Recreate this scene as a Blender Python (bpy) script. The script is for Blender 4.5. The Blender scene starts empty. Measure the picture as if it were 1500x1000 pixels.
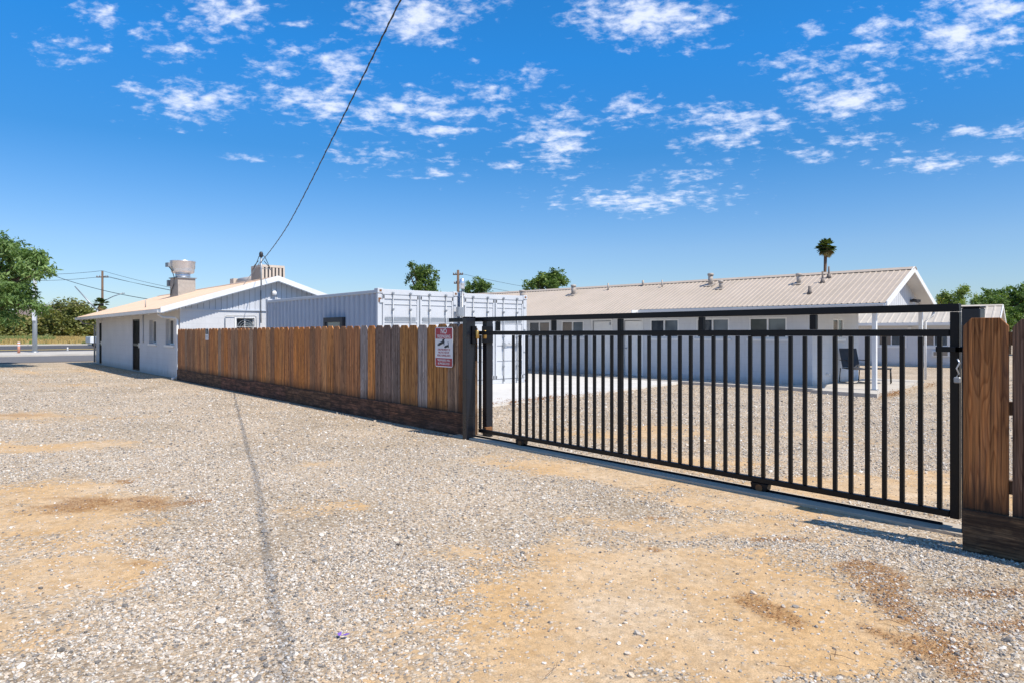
import bpy, bmesh, math, random
import numpy as np
from mathutils import Vector, Matrix
from math import radians, sin, cos, pi
random.seed(7); RNG = np.random.default_rng(11)
S = bpy.context.scene
COL = S.collection
CAM_H = 1.5
FX, FY, RX, RY = -.7619, .6476, .6476, .7619      # heading of the camera and its right hand, on the ground

# ------------------------------------------------------------------ tags and objects
def tag(o, label=None, cat=None, group=None, kind=None):
    if label: o['label'] = label
    if cat: o['category'] = cat
    if group: o['group'] = group
    if kind: o['kind'] = kind
    return o
def empty(name, loc=(0, 0, 0), rz=0, label=None, cat=None, group=None):
    o = bpy.data.objects.new(name, None); COL.objects.link(o)
    o.location = loc; o.rotation_euler = (0, 0, rz); o.empty_display_size = .2
    return tag(o, label, cat, group)
def link(name, me, mat, parent=None):
    o = bpy.data.objects.new(name, me); COL.objects.link(o)
    if mat is not None: me.materials.append(mat)
    if parent is not None: o.parent = parent
    return o
class MB:
    def __init__(s): s.bm = bmesh.new()
    def box(s, x0, x1, y0, y1, z0, z1, M=None):
        vs = [s.bm.verts.new((x, y, z)) for x in (x0, x1) for y in (y0, y1) for z in (z0, z1)]
        for f in ((0,1,3,2),(4,6,7,5),(0,4,5,1),(2,3,7,6),(0,2,6,4),(1,5,7,3)): s.bm.faces.new([vs[i] for i in f])
        if M: bmesh.ops.transform(s.bm, matrix=M, verts=vs)
        return s
    def prism(s, poly, a, b, axis='y'):
        """poly of 2D points, extruded from a to b along axis"""
        def P(p, t):
            if axis == 'y': return (p[0], t, p[1])
            if axis == 'x': return (t, p[0], p[1])
            return (p[0], p[1], t)
        A = [s.bm.verts.new(P(p, a)) for p in poly]; B = [s.bm.verts.new(P(p, b)) for p in poly]
        n = len(poly); s.bm.faces.new(A); s.bm.faces.new(B[::-1])
        for i in range(n): s.bm.faces.new([A[i], B[i], B[(i+1) % n], A[(i+1) % n]])
        return s
    def quad(s, *p): s.bm.faces.new([s.bm.verts.new(q) for q in p]); return s
    def tube(s, pts, r, n=10, caps=True):
        pts = [Vector(p) for p in pts]; rs = r if isinstance(r, (list, tuple)) else [r]*len(pts)
        rings = []
        for i, p in enumerate(pts):
            t = (pts[min(i+1, len(pts)-1)] - pts[max(i-1, 0)]).normalized()
            up = Vector((0, 0, 1)) if abs(t.z) < .95 else Vector((1, 0, 0))
            u = t.cross(up).normalized(); v = t.cross(u).normalized()
            rings.append([s.bm.verts.new(p + (u*cos(2*pi*k/n) + v*sin(2*pi*k/n))*rs[i]) for k in range(n)])
        for a, b in zip(rings, rings[1:]):
            for k in range(n):
                f = s.bm.faces.new([a[k], a[(k+1) % n], b[(k+1) % n], b[k]]); f.smooth = n > 5
        if caps: s.bm.faces.new(rings[0][::-1]); s.bm.faces.new(rings[-1])
        return s
    def lathe(s, prof, c=(0, 0, 0), n=28):
        rings = [[s.bm.verts.new((c[0]+r*cos(2*pi*k/n), c[1]+r*sin(2*pi*k/n), c[2]+z)) for k in range(n)] for r, z in prof]
        for a, b in zip(rings, rings[1:]):
            for k in range(n):
                f = s.bm.faces.new([a[k], a[(k+1) % n], b[(k+1) % n], b[k]]); f.smooth = True
        s.bm.faces.new(rings[0][::-1]); s.bm.faces.new(rings[-1]); return s
    def build(s, name, mat, parent=None, bevel=0, seg=1):
        if bevel: bmesh.ops.bevel(s.bm, geom=[e for e in s.bm.edges], offset=bevel, segments=seg, affect='EDGES', clamp_overlap=True)
        bmesh.ops.recalc_face_normals(s.bm, faces=s.bm.faces)
        me = bpy.data.meshes.new(name); s.bm.to_mesh(me); s.bm.free()
        return link(name, me, mat, parent)
def npmesh(name, V, Fq, mat, parent=None, attrs=None, smooth=False):
    me = bpy.data.meshes.new(name); V = np.asarray(V, dtype=np.float32); Fq = np.asarray(Fq, dtype=np.int32)
    me.vertices.add(len(V)); me.vertices.foreach_set('co', V.ravel())
    k = Fq.shape[1]; me.loops.add(Fq.size); me.loops.foreach_set('vertex_index', Fq.ravel())
    me.polygons.add(len(Fq)); me.polygons.foreach_set('loop_start', np.arange(0, Fq.size, k, dtype=np.int32))
    if smooth: me.polygons.foreach_set('use_smooth', np.ones(len(Fq), dtype=bool))
    for an, av in (attrs or {}).items():
        a = me.attributes.new(an, 'FLOAT', 'POINT'); a.data.foreach_set('value', np.asarray(av, dtype=np.float32))
    me.update(calc_edges=True); me.validate()
    return link(name, me, mat, parent)

# ------------------------------------------------------------------ node helpers
def nd(nt, typ, ins=None, **props):
    n = nt.nodes.new(typ)
    for k, v in props.items(): setattr(n, k, v)
    for k, v in (ins or {}).items():
        if isinstance(v, bpy.types.NodeSocket): nt.links.new(v, n.inputs[k])
        else: n.inputs[k].default_value = v
    return n
def newmat(name, rough=.7, spec=.4, metal=0):
    m = bpy.data.materials.new(name); m.use_nodes = True; nt = m.node_tree
    b = nt.nodes['Principled BSDF']; b.inputs['Roughness'].default_value = rough
    b.inputs['Specular IOR Level'].default_value = spec; b.inputs['Metallic'].default_value = metal
    return m, nt, b
def rgb(c): return (c[0], c[1], c[2], 1)
def math_(nt, op, a, b=None, c=None, clamp=False):
    n = nt.nodes.new('ShaderNodeMath'); n.operation = op; n.use_clamp = clamp
    for i, v in enumerate((a, b, c)):
        if v is None: continue
        if isinstance(v, bpy.types.NodeSocket): nt.links.new(v, n.inputs[i])
        else: n.inputs[i].default_value = v
    return n.outputs[0]
def mix(nt, f, a, b, mode='MIX'):
    n = nt.nodes.new('ShaderNodeMix'); n.data_type = 'RGBA'; n.blend_type = mode
    for i, v in ((0, f), (6, a), (7, b)):
        if isinstance(v, bpy.types.NodeSocket): nt.links.new(v, n.inputs[i])
        else: n.inputs[i].default_value = v if i == 0 else rgb(v)
    return n.outputs[2]
def ramp(nt, f, stops, interp='LINEAR'):
    n = nt.nodes.new('ShaderNodeValToRGB'); nt.links.new(f, n.inputs[0]); cr = n.color_ramp; cr.interpolation = interp
    while len(cr.elements) < len(stops): cr.elements.new(.5)
    for e, (p, c) in zip(cr.elements, stops):
        e.position = p; e.color = rgb(c) if isinstance(c, tuple) else (c, c, c, 1)
    return n.outputs[0]
def noise(nt, vec, scale, detail=4, rough=.55, dist=0, w=None):
    n = nd(nt, 'ShaderNodeTexNoise', {'Scale': scale, 'Detail': detail, 'Roughness': rough, 'Distortion': dist})
    if vec is not None: nt.links.new(vec, n.inputs['Vector'])
    if w is not None:
        n.noise_dimensions = '4D'; nt.links.new(w, n.inputs['W'])
    return n
def ocoord(nt, scale=(1, 1, 1)):
    t = nd(nt, 'ShaderNodeTexCoord'); m = nd(nt, 'ShaderNodeMapping', {'Vector': t.outputs['Object'], 'Scale': scale})
    return m.outputs[0]
def bump(nt, b, h, strength=.5, dist=.01, prev=None):
    n = nd(nt, 'ShaderNodeBump', {'Height': h, 'Strength': strength, 'Distance': dist})
    if prev: nt.links.new(prev, n.inputs['Normal'])
    nt.links.new(n.outputs[0], b.inputs['Normal']); return n.outputs[0]
def paint(name, c, rough=.5, var=.08, scale=2.5, spec=.4, metal=0, bmp=.1, bscale=60, dirt=None, dirtamt=.3):
    m, nt, b = newmat(name, rough, spec, metal); v = ocoord(nt)
    n1 = noise(nt, v, scale, 6, .65).outputs[0]
    col = mix(nt, ramp(nt, n1, [(.3, 0.), (.7, 1.)]), tuple(x*(1-var) for x in c), tuple(min(1, x*(1+var)) for x in c))
    if dirt:
        n2 = noise(nt, v, scale*3.1, 8, .75).outputs[0]
        f = ramp(nt, n2, [(.52, 0.), (.72, dirtamt)]); col = mix(nt, f, col, dirt)
    nt.links.new(col, b.inputs['Base Color'])
    n3 = noise(nt, v, bscale, 3, .6).outputs[0]; bump(nt, b, n3, bmp, .004)
    rr = ramp(nt, n1, [(.3, max(.03, rough-.08)), (.7, min(1., rough+.1))]); nt.links.new(rr, b.inputs['Roughness'])
    return m

# ------------------------------------------------------------------ materials
def block_paint(name, c):                     # painted concrete block wall
    m, nt, b = newmat(name, .75, .25)
    t = nd(nt, 'ShaderNodeTexCoord'); sp = nd(nt, 'ShaderNodeSeparateXYZ', {'Vector': t.outputs['Object']})
    u = math_(nt, 'ADD', sp.outputs[0], sp.outputs[1]); cb = nd(nt, 'ShaderNodeCombineXYZ', {'X': u, 'Y': sp.outputs[2]})
    br = nd(nt, 'ShaderNodeTexBrick', {'Vector': cb.outputs[0], 'Color1': (1,1,1,1), 'Color2': (.86,.86,.86,1), 'Mortar': (0,0,0,1), 'Scale': 1., 'Mortar Size': .006, 'Mortar Smooth': .6, 'Brick Width': .4, 'Row Height': .2})
    v = ocoord(nt)
    n1 = noise(nt, v, 1.1, 6, .65).outputs[0]; n2 = noise(nt, v, 55, 4, .6).outputs[0]
    n3 = noise(nt, ocoord(nt, (3, 3, .5)), 2., 6, .7).outputs[0]
    col = mix(nt, ramp(nt, n1, [(.3, 0.), (.7, 1.)]), tuple(x*.92 for x in c), tuple(x*1.05 for x in c))
    col = mix(nt, ramp(nt, n3, [(.5, 0.), (.8, .28)]), col, tuple(x*.72 for x in c))
    col = mix(nt, .10, col, mix(nt, 1., br.outputs[0], c, 'MULTIPLY'))
    low = math_(nt, 'SUBTRACT', math_(nt, 'ADD', math_(nt, 'MULTIPLY', n3, .35), .06), sp.outputs[2])
    col = mix(nt, ramp(nt, low, [(.0, 0.), (.16, .45)]), col, (.33, .27, .2))      # splashed dirt at the foot
    nt.links.new(col, b.inputs['Base Color'])
    h = math_(nt, 'ADD', math_(nt, 'MULTIPLY', br.outputs[0], 1.), math_(nt, 'MULTIPLY', n2, .5))
    bump(nt, b, h, .45, .004); return m
def vboard(name, c, w=.19):
    m, nt, b = newmat(name, .7, .3)
    t = nd(nt, 'ShaderNodeTexCoord'); sp = nd(nt, 'ShaderNodeSeparateXYZ', {'Vector': t.outputs['Object']})
    f = math_(nt, 'FRACT', math_(nt, 'DIVIDE', math_(nt, 'ADD', sp.outputs[1], 50.), w))
    g = ramp(nt, f, [(0., 0.), (.03, 0.), (.05, 1.), (.95, 1.), (.98, 0.)])
    n1 = noise(nt, ocoord(nt), 2, 5, .6).outputs[0]
    col = mix(nt, ramp(nt, n1, [(.3, 0.), (.7, 1.)]), tuple(x*.93 for x in c), tuple(x*1.04 for x in c)); col = mix(nt, math_(nt, 'MULTIPLY', math_(nt, 'SUBTRACT', 1., g), .7), col, tuple(x*.25 for x in c))
    nt.links.new(col, b.inputs['Base Color']); bump(nt, b, g, .8, .01); return m
def ribmetal(name, c, c2, rough=.45):
    m, nt, b = newmat(name, rough, .4); v = ocoord(nt)
    n1 = noise(nt, v, .9, 6, .7).outputs[0]; n2 = noise(nt, ocoord(nt, (1, .25, .25)), 9, 6, .75).outputs[0]
    col = mix(nt, ramp(nt, n1, [(.3, 0.), (.7, 1.)]), c, c2)
    col = mix(nt, ramp(nt, n2, [(.5, 0.), (.75, .35)]), col, tuple(x*.62 for x in c))
    nt.links.new(col, b.inputs['Base Color']); bump(nt, b, n2, .08, .01); return m
def wood(name, dark=1., tint=None, foot=True, flat=False):
    m, nt, b = newmat(name, .78, .2)
    oi = nd(nt, 'ShaderNodeObjectInfo'); t = nd(nt, 'ShaderNodeTexCoord')
    off = math_(nt, 'MULTIPLY', oi.outputs['Random'], 57.)
    sp = nd(nt, 'ShaderNodeSeparateXYZ', {'Vector': t.outputs['Object']})
    cx = math_(nt, 'ADD', sp.outputs[0], off); cb = nd(nt, 'ShaderNodeCombineXYZ', {'X': cx, 'Y': math_(nt, 'MULTIPLY', sp.outputs[1], .15), 'Z': sp.outputs[2]})
    if flat: cb = nd(nt, 'ShaderNodeCombineXYZ', {'X': math_(nt, 'ADD', sp.outputs[2], off), 'Y': math_(nt, 'MULTIPLY', sp.outputs[1], .15), 'Z': sp.outputs[0]})
    def mp(sc): return nd(nt, 'ShaderNodeMapping', {'Vector': cb.outputs[0], 'Scale': sc}).outputs[0]
    warp = noise(nt, mp((4.2, 3, .42)), 1.5, 2, .45).outputs[0]        # growth rings: contour lines of a stretched field
    rings = math_(nt, 'FRACT', math_(nt, 'MULTIPLY', warp, 24.))
    ringf = ramp(nt, rings, [(0., .0), (.55, .35), (.85, 1.), (1., 0.)])
    fine = noise(nt, mp((55, 20, 1.6)), 2., 4, .65).outputs[0]
    blot = noise(nt, mp((5, 3, .9)), 1.5, 5, .65).outputs[0]
    base = oi.outputs['Color'] if tint is None else None
    col = mix(nt, 1., tint or (1, 1, 1), base, 'MULTIPLY') if base is not None else mix(nt, 0., tint, tint)
    col = mix(nt, math_(nt, 'MULTIPLY', ringf, .62), col, mix(nt, 1., col, (.36, .26, .2), 'MULTIPLY'))
    streak = noise(nt, mp((22, 6, .35)), 2., 4, .65).outputs[0]; col = mix(nt, 1., col, ramp(nt, streak, [(.38, (.30, .26, .24)), (.47, (.8, .77, .74)), (.53, (1., 1., 1.)), (.72, (1., 1., 1.))]), 'MULTIPLY'); col = mix(nt, ramp(nt, streak, [(.52, .0), (.61, .75)]), col, mix(nt, 1., col, (1.7, 1.5, 1.3), 'MULTIPLY'))
    col = mix(nt, ramp(nt, fine, [(.35, .5), (.6, 0.)]), col, mix(nt, 1., col, (.45, .4, .38), 'MULTIPLY'))
    col = mix(nt, ramp(nt, blot, [(.48, 0.), (.72, .6)]), col, mix(nt, .5, mix(nt, 1., col, (.55, .5, .5), 'MULTIPLY'), (.12, .1, .095)))
    vor = nd(nt, 'ShaderNodeTexVoronoi', {'Vector': mp((8.5, 1, 2.6)), 'Scale': 1.})
    vr = math_(nt, 'LESS_THAN', nd(nt, 'ShaderNodeSeparateColor', {'Color': vor.outputs['Color']}).outputs[0], .22)
    kn = math_(nt, 'MULTIPLY', ramp(nt, vor.outputs['Distance'], [(.06, 1.), (.16, 0.)]), vr)
    col = mix(nt, math_(nt, 'MULTIPLY', kn, .85), col, (.022, .014, .01))
    if not foot: wz = math_(nt, 'ADD', math_(nt, 'MULTIPLY', noise(nt, mp((9, 3, 2.5)), 1.2, 5, .75).outputs[0], -1.5), 1.02)
    else: wz = math_(nt, 'ADD', sp.outputs[2], math_(nt, 'MULTIPLY', blot, -.22))
    col = mix(nt, ramp(nt, wz, [(.2, .75), (.38, 0.)]), col, (.035, .022, .016))            # damp stain along the foot
    if dark != 1: col = mix(nt, 1., col, (dark, dark, dark), 'MULTIPLY')
    nt.links.new(col, b.inputs['Base Color'])
    h = math_(nt, 'ADD', math_(nt, 'MULTIPLY', fine, 1.), math_(nt, 'MULTIPLY', ringf, -.4)); bump(nt, b, h, .5, .004)
    return m
def blackmetal(name='black_paint'):
    m, nt, b = newmat(name, .38, .28); v = ocoord(nt)
    n = noise(nt, v, 6, 7, .75).outputs[0]; n2 = noise(nt, v, 40, 5, .7).outputs[0]
    col = mix(nt, ramp(nt, n, [(.5, 0.), (.75, .6)]), (.0025, .0028, .0045), (.009, .009, .010))
    col = mix(nt, ramp(nt, n2, [(.70, 0.), (.78, .3)]), col, (.1, .085, .07))
    nt.links.new(col, b.inputs['Base Color']); nt.links.new(ramp(nt, n, [(.3, .3), (.7, .5)]), b.inputs['Roughness']); bump(nt, b, n2, .06, .002)
    return m
def glassmat(name, c=(.02, .025, .03), rough=.04):
    m, nt, b = newmat(name, rough, .6); v = ocoord(nt)
    n = noise(nt, v, 1.3, 2, .5).outputs[0]; col = mix(nt, ramp(nt, n, [(.4, 0.), (.6, 1.)]), c, tuple(x*2. for x in c))
    nt.links.new(col, b.inputs['Base Color']); bump(nt, b, n, .08, .03); return m
def concrete(name, c=(.6, .57, .53)):
    m, nt, b = newmat(name, .85, .2); v = ocoord(nt)
    n1 = noise(nt, v, .8, 8, .7).outputs[0]; n2 = noise(nt, v, 45, 5, .7).outputs[0]; n3 = noise(nt, v, 5, 8, .75).outputs[0]
    col = mix(nt, ramp(nt, n1, [(.3, 0.), (.7, 1.)]), tuple(x*.86 for x in c), tuple(min(1, x*1.1) for x in c))
    col = mix(nt, ramp(nt, n3, [(.5, 0.), (.75, .4)]), col, (.36, .3, .23))
    nt.links.new(mix(nt, .25, col, mix(nt, 1., col, n2, 'OVERLAY')), b.inputs['Base Color']); bump(nt, b, n2, .35, .004); return m
def leafmat(name, c1, c2, c3=None):
    m, nt, b = newmat(name, .55, .35)
    g = nd(nt, 'ShaderNodeAttribute', attribute_name='tone'); f = g.outputs['Fac']
    st = [(0., c1), (.75, c2)] + ([(1., c3)] if c3 else [])
    col = ramp(nt, f, st); nt.links.new(col, b.inputs['Base Color'])
    tr = nd(nt, 'ShaderNodeBsdfTranslucent', {'Color': mix(nt, 1., col, (1.3, 1.5, .7), 'MULTIPLY')})
    mx = nd(nt, 'ShaderNodeMixShader', {0: .3, 1: b.outputs[0], 2: tr.outputs[0]})
    nt.links.new(mx.outputs[0], nt.nodes['Material Output'].inputs['Surface']); return m

M = {}
M['wall'] = block_paint('painted_block', (.585, .595, .615))
M['wall2'] = block_paint('painted_block_far', (.60, .61, .625))
M['vboard'] = vboard('board_siding', (.54, .56, .595))
M['siding'] = paint('grey_siding', (.50, .545, .61), .65, .06, 1.5, bmp=.05)
M['trim'] = paint('white_trim', (.74, .74, .73), .5, .05, 2, dirt=(.5, .45, .4), dirtamt=.25)
M['soffit'] = paint('soffit_paint', (.62, .62, .62), .7, .05, 2)
M['roofL'] = ribmetal('peach_metal_roof', (.60, .425, .29), (.68, .50, .36))
M['roofR'] = ribmetal('tan_metal_roof', (.44, .365, .285), (.52, .43, .345))
M['roof3'] = ribmetal('cream_metal_roof', (.50, .44, .36), (.58, .52, .43))
M['vent'] = paint('beige_vent_metal', (.42, .37, .32), .5, .15, 8, dirt=(.2, .15, .11), dirtamt=.5)
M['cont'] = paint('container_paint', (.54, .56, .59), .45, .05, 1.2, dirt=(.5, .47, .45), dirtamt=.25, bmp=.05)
M['cont_shade'] = paint('container_shade_tone', (.44, .47, .53), .5, .06, 1.2, dirt=(.42, .4, .4), dirtamt=.3, bmp=.05)  # container paint made darker and bluer: the sides' shade put into the colour
M['contseal'] = paint('door_gasket', (.12, .13, .15), .7)
M['rust'] = paint('rusty_patch', (.2, .09, .035), .9, .3, 20)
M['steel'] = paint('galvanised_steel', (.72, .75, .8), .3, .04, 6, metal=.75, spec=.5)
M['paleg'] = paint('pale_grey_paint', (.42, .45, .46), .5, .08, 3)
M['zinc'] = paint('dull_zinc', (.36, .38, .40), .45, .15, 5, metal=.6)
M['black'] = blackmetal()
M['postpaint'] = paint('satin_post_paint', (.010, .012, .018), .3, .2, 5, spec=.45)
M['flash'] = paint('roof_flashing', (.16, .135, .12), .6, .2, 8)
M['dark'] = paint('dark_metal', (.035, .035, .04), .5, .2, 6)
M['glass'] = glassmat('dark_glass')
M['glass2'] = glassmat('grey_glass', (.07, .085, .095))
M['curtain'] = paint('window_blind', (.30, .25, .2), .7, .15, 5)
M['wood'] = wood('weathered_redwood')
M['kick'] = wood('damp_redwood', foot=False, flat=True)
M['conc'] = concrete('pale_concrete', (.62, .60, .56))
M['conc2'] = concrete('walk_concrete', (.52, .48, .42))
M['strip'] = concrete('dusty_concrete', (.50, .43, .34))
M['asphalt'] = concrete('grey_asphalt', (.15, .145, .145))
M['asphalt2'] = concrete('dark_asphalt', (.085, .085, .09))
M['yellow'] = paint('yellow_road_paint', (.6, .42, .08), .8, .2, 3)
M['brown'] = paint('pole_wood', (.16, .1, .065), .9, .3, 8)
M['bark'] = paint('tree_bark', (.12, .085, .06), .95, .3, 12, bmp=.6, bscale=18)
M['cable'] = paint('black_cable', (.02, .02, .022), .5)
M['brass'] = paint('aged_brass', (.45, .3, .1), .4, .2, 10, metal=.8)
M['orange'] = paint('faded_orange_plastic', (.62, .28, .19), .6, .1)
M['signred'] = paint('sign_red', (.38, .03, .05), .4, .08, 5)
M['signwhite'] = paint('sign_white', (.72, .72, .74), .4, .06, 5)
M['signblack'] = paint('sign_black', (.015, .02, .025), .5)
M['carwhite'] = paint('white_car_paint', (.75, .76, .78), .2, .02, spec=.6)
M['tyre'] = paint('tyre_rubber', (.02, .02, .02), .85)
M['green'] = leafmat('pistache_leaves', (.06, .115, .03), (.19, .29, .09), (.33, .43, .17))
M['green2'] = leafmat('background_leaves', (.045, .09, .022), (.145, .22, .05), (.27, .34, .09))
M['green3'] = leafmat('yellow_green_leaves', (.08, .13, .035), (.26, .34, .08), (.5, .40, .09))  # yellow-green to golden foliage tones
M['bush'] = leafmat('dry_hedge_leaves', (.09, .11, .03), (.25, .26, .085), (.38, .30, .14))
M['palmgreen'] = leafmat('palm_fronds', (.04, .065, .02), (.11, .14, .04), (.38, .27, .12))
M['weed'] = leafmat('dried_weed', (.22, .09, .035), (.42, .2, .09), (.5, .33, .16))
M['grass'] = leafmat('verge_grass', (.42, .30, .12), (.52, .4, .18), (.14, .22, .07))
M['tile'] = paint('house_roof_tile', (.24, .18, .16), .9, .2, 3)
M['stucco'] = paint('tan_stucco', (.4, .34, .28), .9, .08, 2)
M['purple'] = paint('purple_petal', (.22, .12, .5), .6)

# ------------------------------------------------------------------ value noise for masks made in numpy
def vnoise(x, y, seed=0):
    xi = np.floor(x).astype(np.int64); yi = np.floor(y).astype(np.int64); xf = x-xi; yf = y-yi
    def h(a, b):
        n = (a*374761393 + b*668265263 + seed*974634777) & 0x7fffffff
        n = ((n ^ (n >> 13))*1274126177) & 0x7fffffff
        return ((n ^ (n >> 16)) & 0xffff)/65535.
    u = xf*xf*(3-2*xf); v = yf*yf*(3-2*yf)
    return (h(xi, yi)*(1-u) + h(xi+1, yi)*u)*(1-v) + (h(xi, yi+1)*(1-u) + h(xi+1, yi+1)*u)*v
def fbm(x, y, s, o=4, seed=0):
    r = 0; a = .5; t = 0
    for i in range(o): r = r + a*vnoise(x*s+i*17.3, y*s-i*9.1, seed+i); t += a; a *= .55; s *= 2.03
    return r/t
# dirt patches: centre x, y, half-sizes along the camera's right and heading, weight
PATCH = [(-8.5,2.4,2.2,.55,1.25,0),]
def ell(x, y, d, r, a, b, rot=0):
    """d, r: distance along the heading and to the right; a, b half sizes"""
    cx = FX*d+RX*r; cy = FY*d+RY*r; dx = x-cx; dy = y-cy
    u = dx*RX+dy*RY; v = dx*FX+dy*FY
    if rot: c_, s_ = cos(rot), sin(rot); u, v = u*c_+v*s_, -u*s_+v*c_
    return np.sqrt((u/a)**2+(v/b)**2)
DIRT = [(6.0,-3.9,1.5,1.15,1.,0),(12.3,-9.2,2.2,.9,.9,0),(9.1,-6.5,2.0,.5,.9,0),(4.35,-3.,1.0,.6,.9,0),(3.5,-2.7,.7,.35,.55,0),
        (4.2,.95,1.6,.85,1.15,0),(5.3,1.75,1.3,.5,1.,-.1),(3.4,1.2,1.6,.6,1.,0),(2.9,.3,1.6,.4,.6,0),(2.6,1.0,1.2,.5,.8,0),(3.0,-.35,.6,.25,.5,0),
        (7.4,.9,2.6,.5,.85,-.45),(5.9,2.4,1.5,.4,1.0,-.45),(7.9,1.8,1.6,1.0,.9,0),(6.6,3.6,2.0,.9,.95,0),(10.5,2.5,3.,1.2,.55,0),(27,-18,5,3,.6,0),(20,-14,3,1.2,.5,0),(24,-15,3,1.,.5,0),(9.2,0.0,.8,.3,.5,0),(5.8,-1.4,.7,.35,.4,0),(8,-2.2,.5,.3,.45,0)]
BROWN = [(6.05,-3.6,.95,.42,.75,0),(12.6,-9.3,1.2,.35,.9,0),(3.72,1.42,.085,.24,1.45,.385),(4.3,2.28,.16,.45,1.1,-.1),(3.75,2.15,.17,.5,1.15,-.12),(3.15,2.0,.2,.3,1.1,-.25),(3.35,1.85,.1,.3,.8,.4),(3.5,2.55,.3,.12,.95,0),(4.0,2.75,.4,.1,.8,0),(5.0,2.0,.4,.08,.7,0),(4.5,-2.3,.4,.1,.5,0),(7.0,-3.9,.25,.1,.9,0),(6.1,-2.9,.25,.12,.9,0),(4.75,1.05,.07,.05,.9,0),(5.6,1.15,.3,.06,.7,0)]
def masks(x, y):
    n = fbm(x, y, 1.1, 5, 3); n2 = fbm(x, y, 6., 4, 8)
    wx = (fbm(x, y, 1.9, 4, 51)-.5)*.9; wy = (fbm(x, y, 1.9, 4, 61)-.5)*.9; x0, y0 = x, y; x, y = x+wx, y+wy
    d = np.zeros_like(x)
    for c in DIRT: d = np.maximum(d, c[4]*np.clip(1.35-ell(x, y, *c[:4], c[5]), 0, 1.2))
    dirt = np.clip((d*1.2 + (n-.5)*1.6 + (n2-.5)*.9 - .36)*1.45, 0, 1)
    x, y = x0+wx*.22, y0+wy*.22
    b = np.zeros_like(x)
    for c in BROWN: b = np.maximum(b, c[4]*np.clip(1.3-ell(x, y, *c[:4], c[5]), 0, 1.))
    brown = np.clip((b + (n2-.5)*1.1 - .33)*2.4, 0, 1)
    return dirt, brown
def relief(x, y):
    amp = np.clip((x+40)/3, 0, 1)*np.clip((40-np.abs(x))/5, 0, 1)*np.clip((34-y)/3, 0, 1)
    z = (fbm(x, y, .35, 3, 21)-.5)*.035 + (fbm(x, y, 2.2, 4, 31)-.5)*.022
    near = np.clip(np.abs(y-6.)/1.2, .12, 1)
    return z*amp*near - .012

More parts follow.
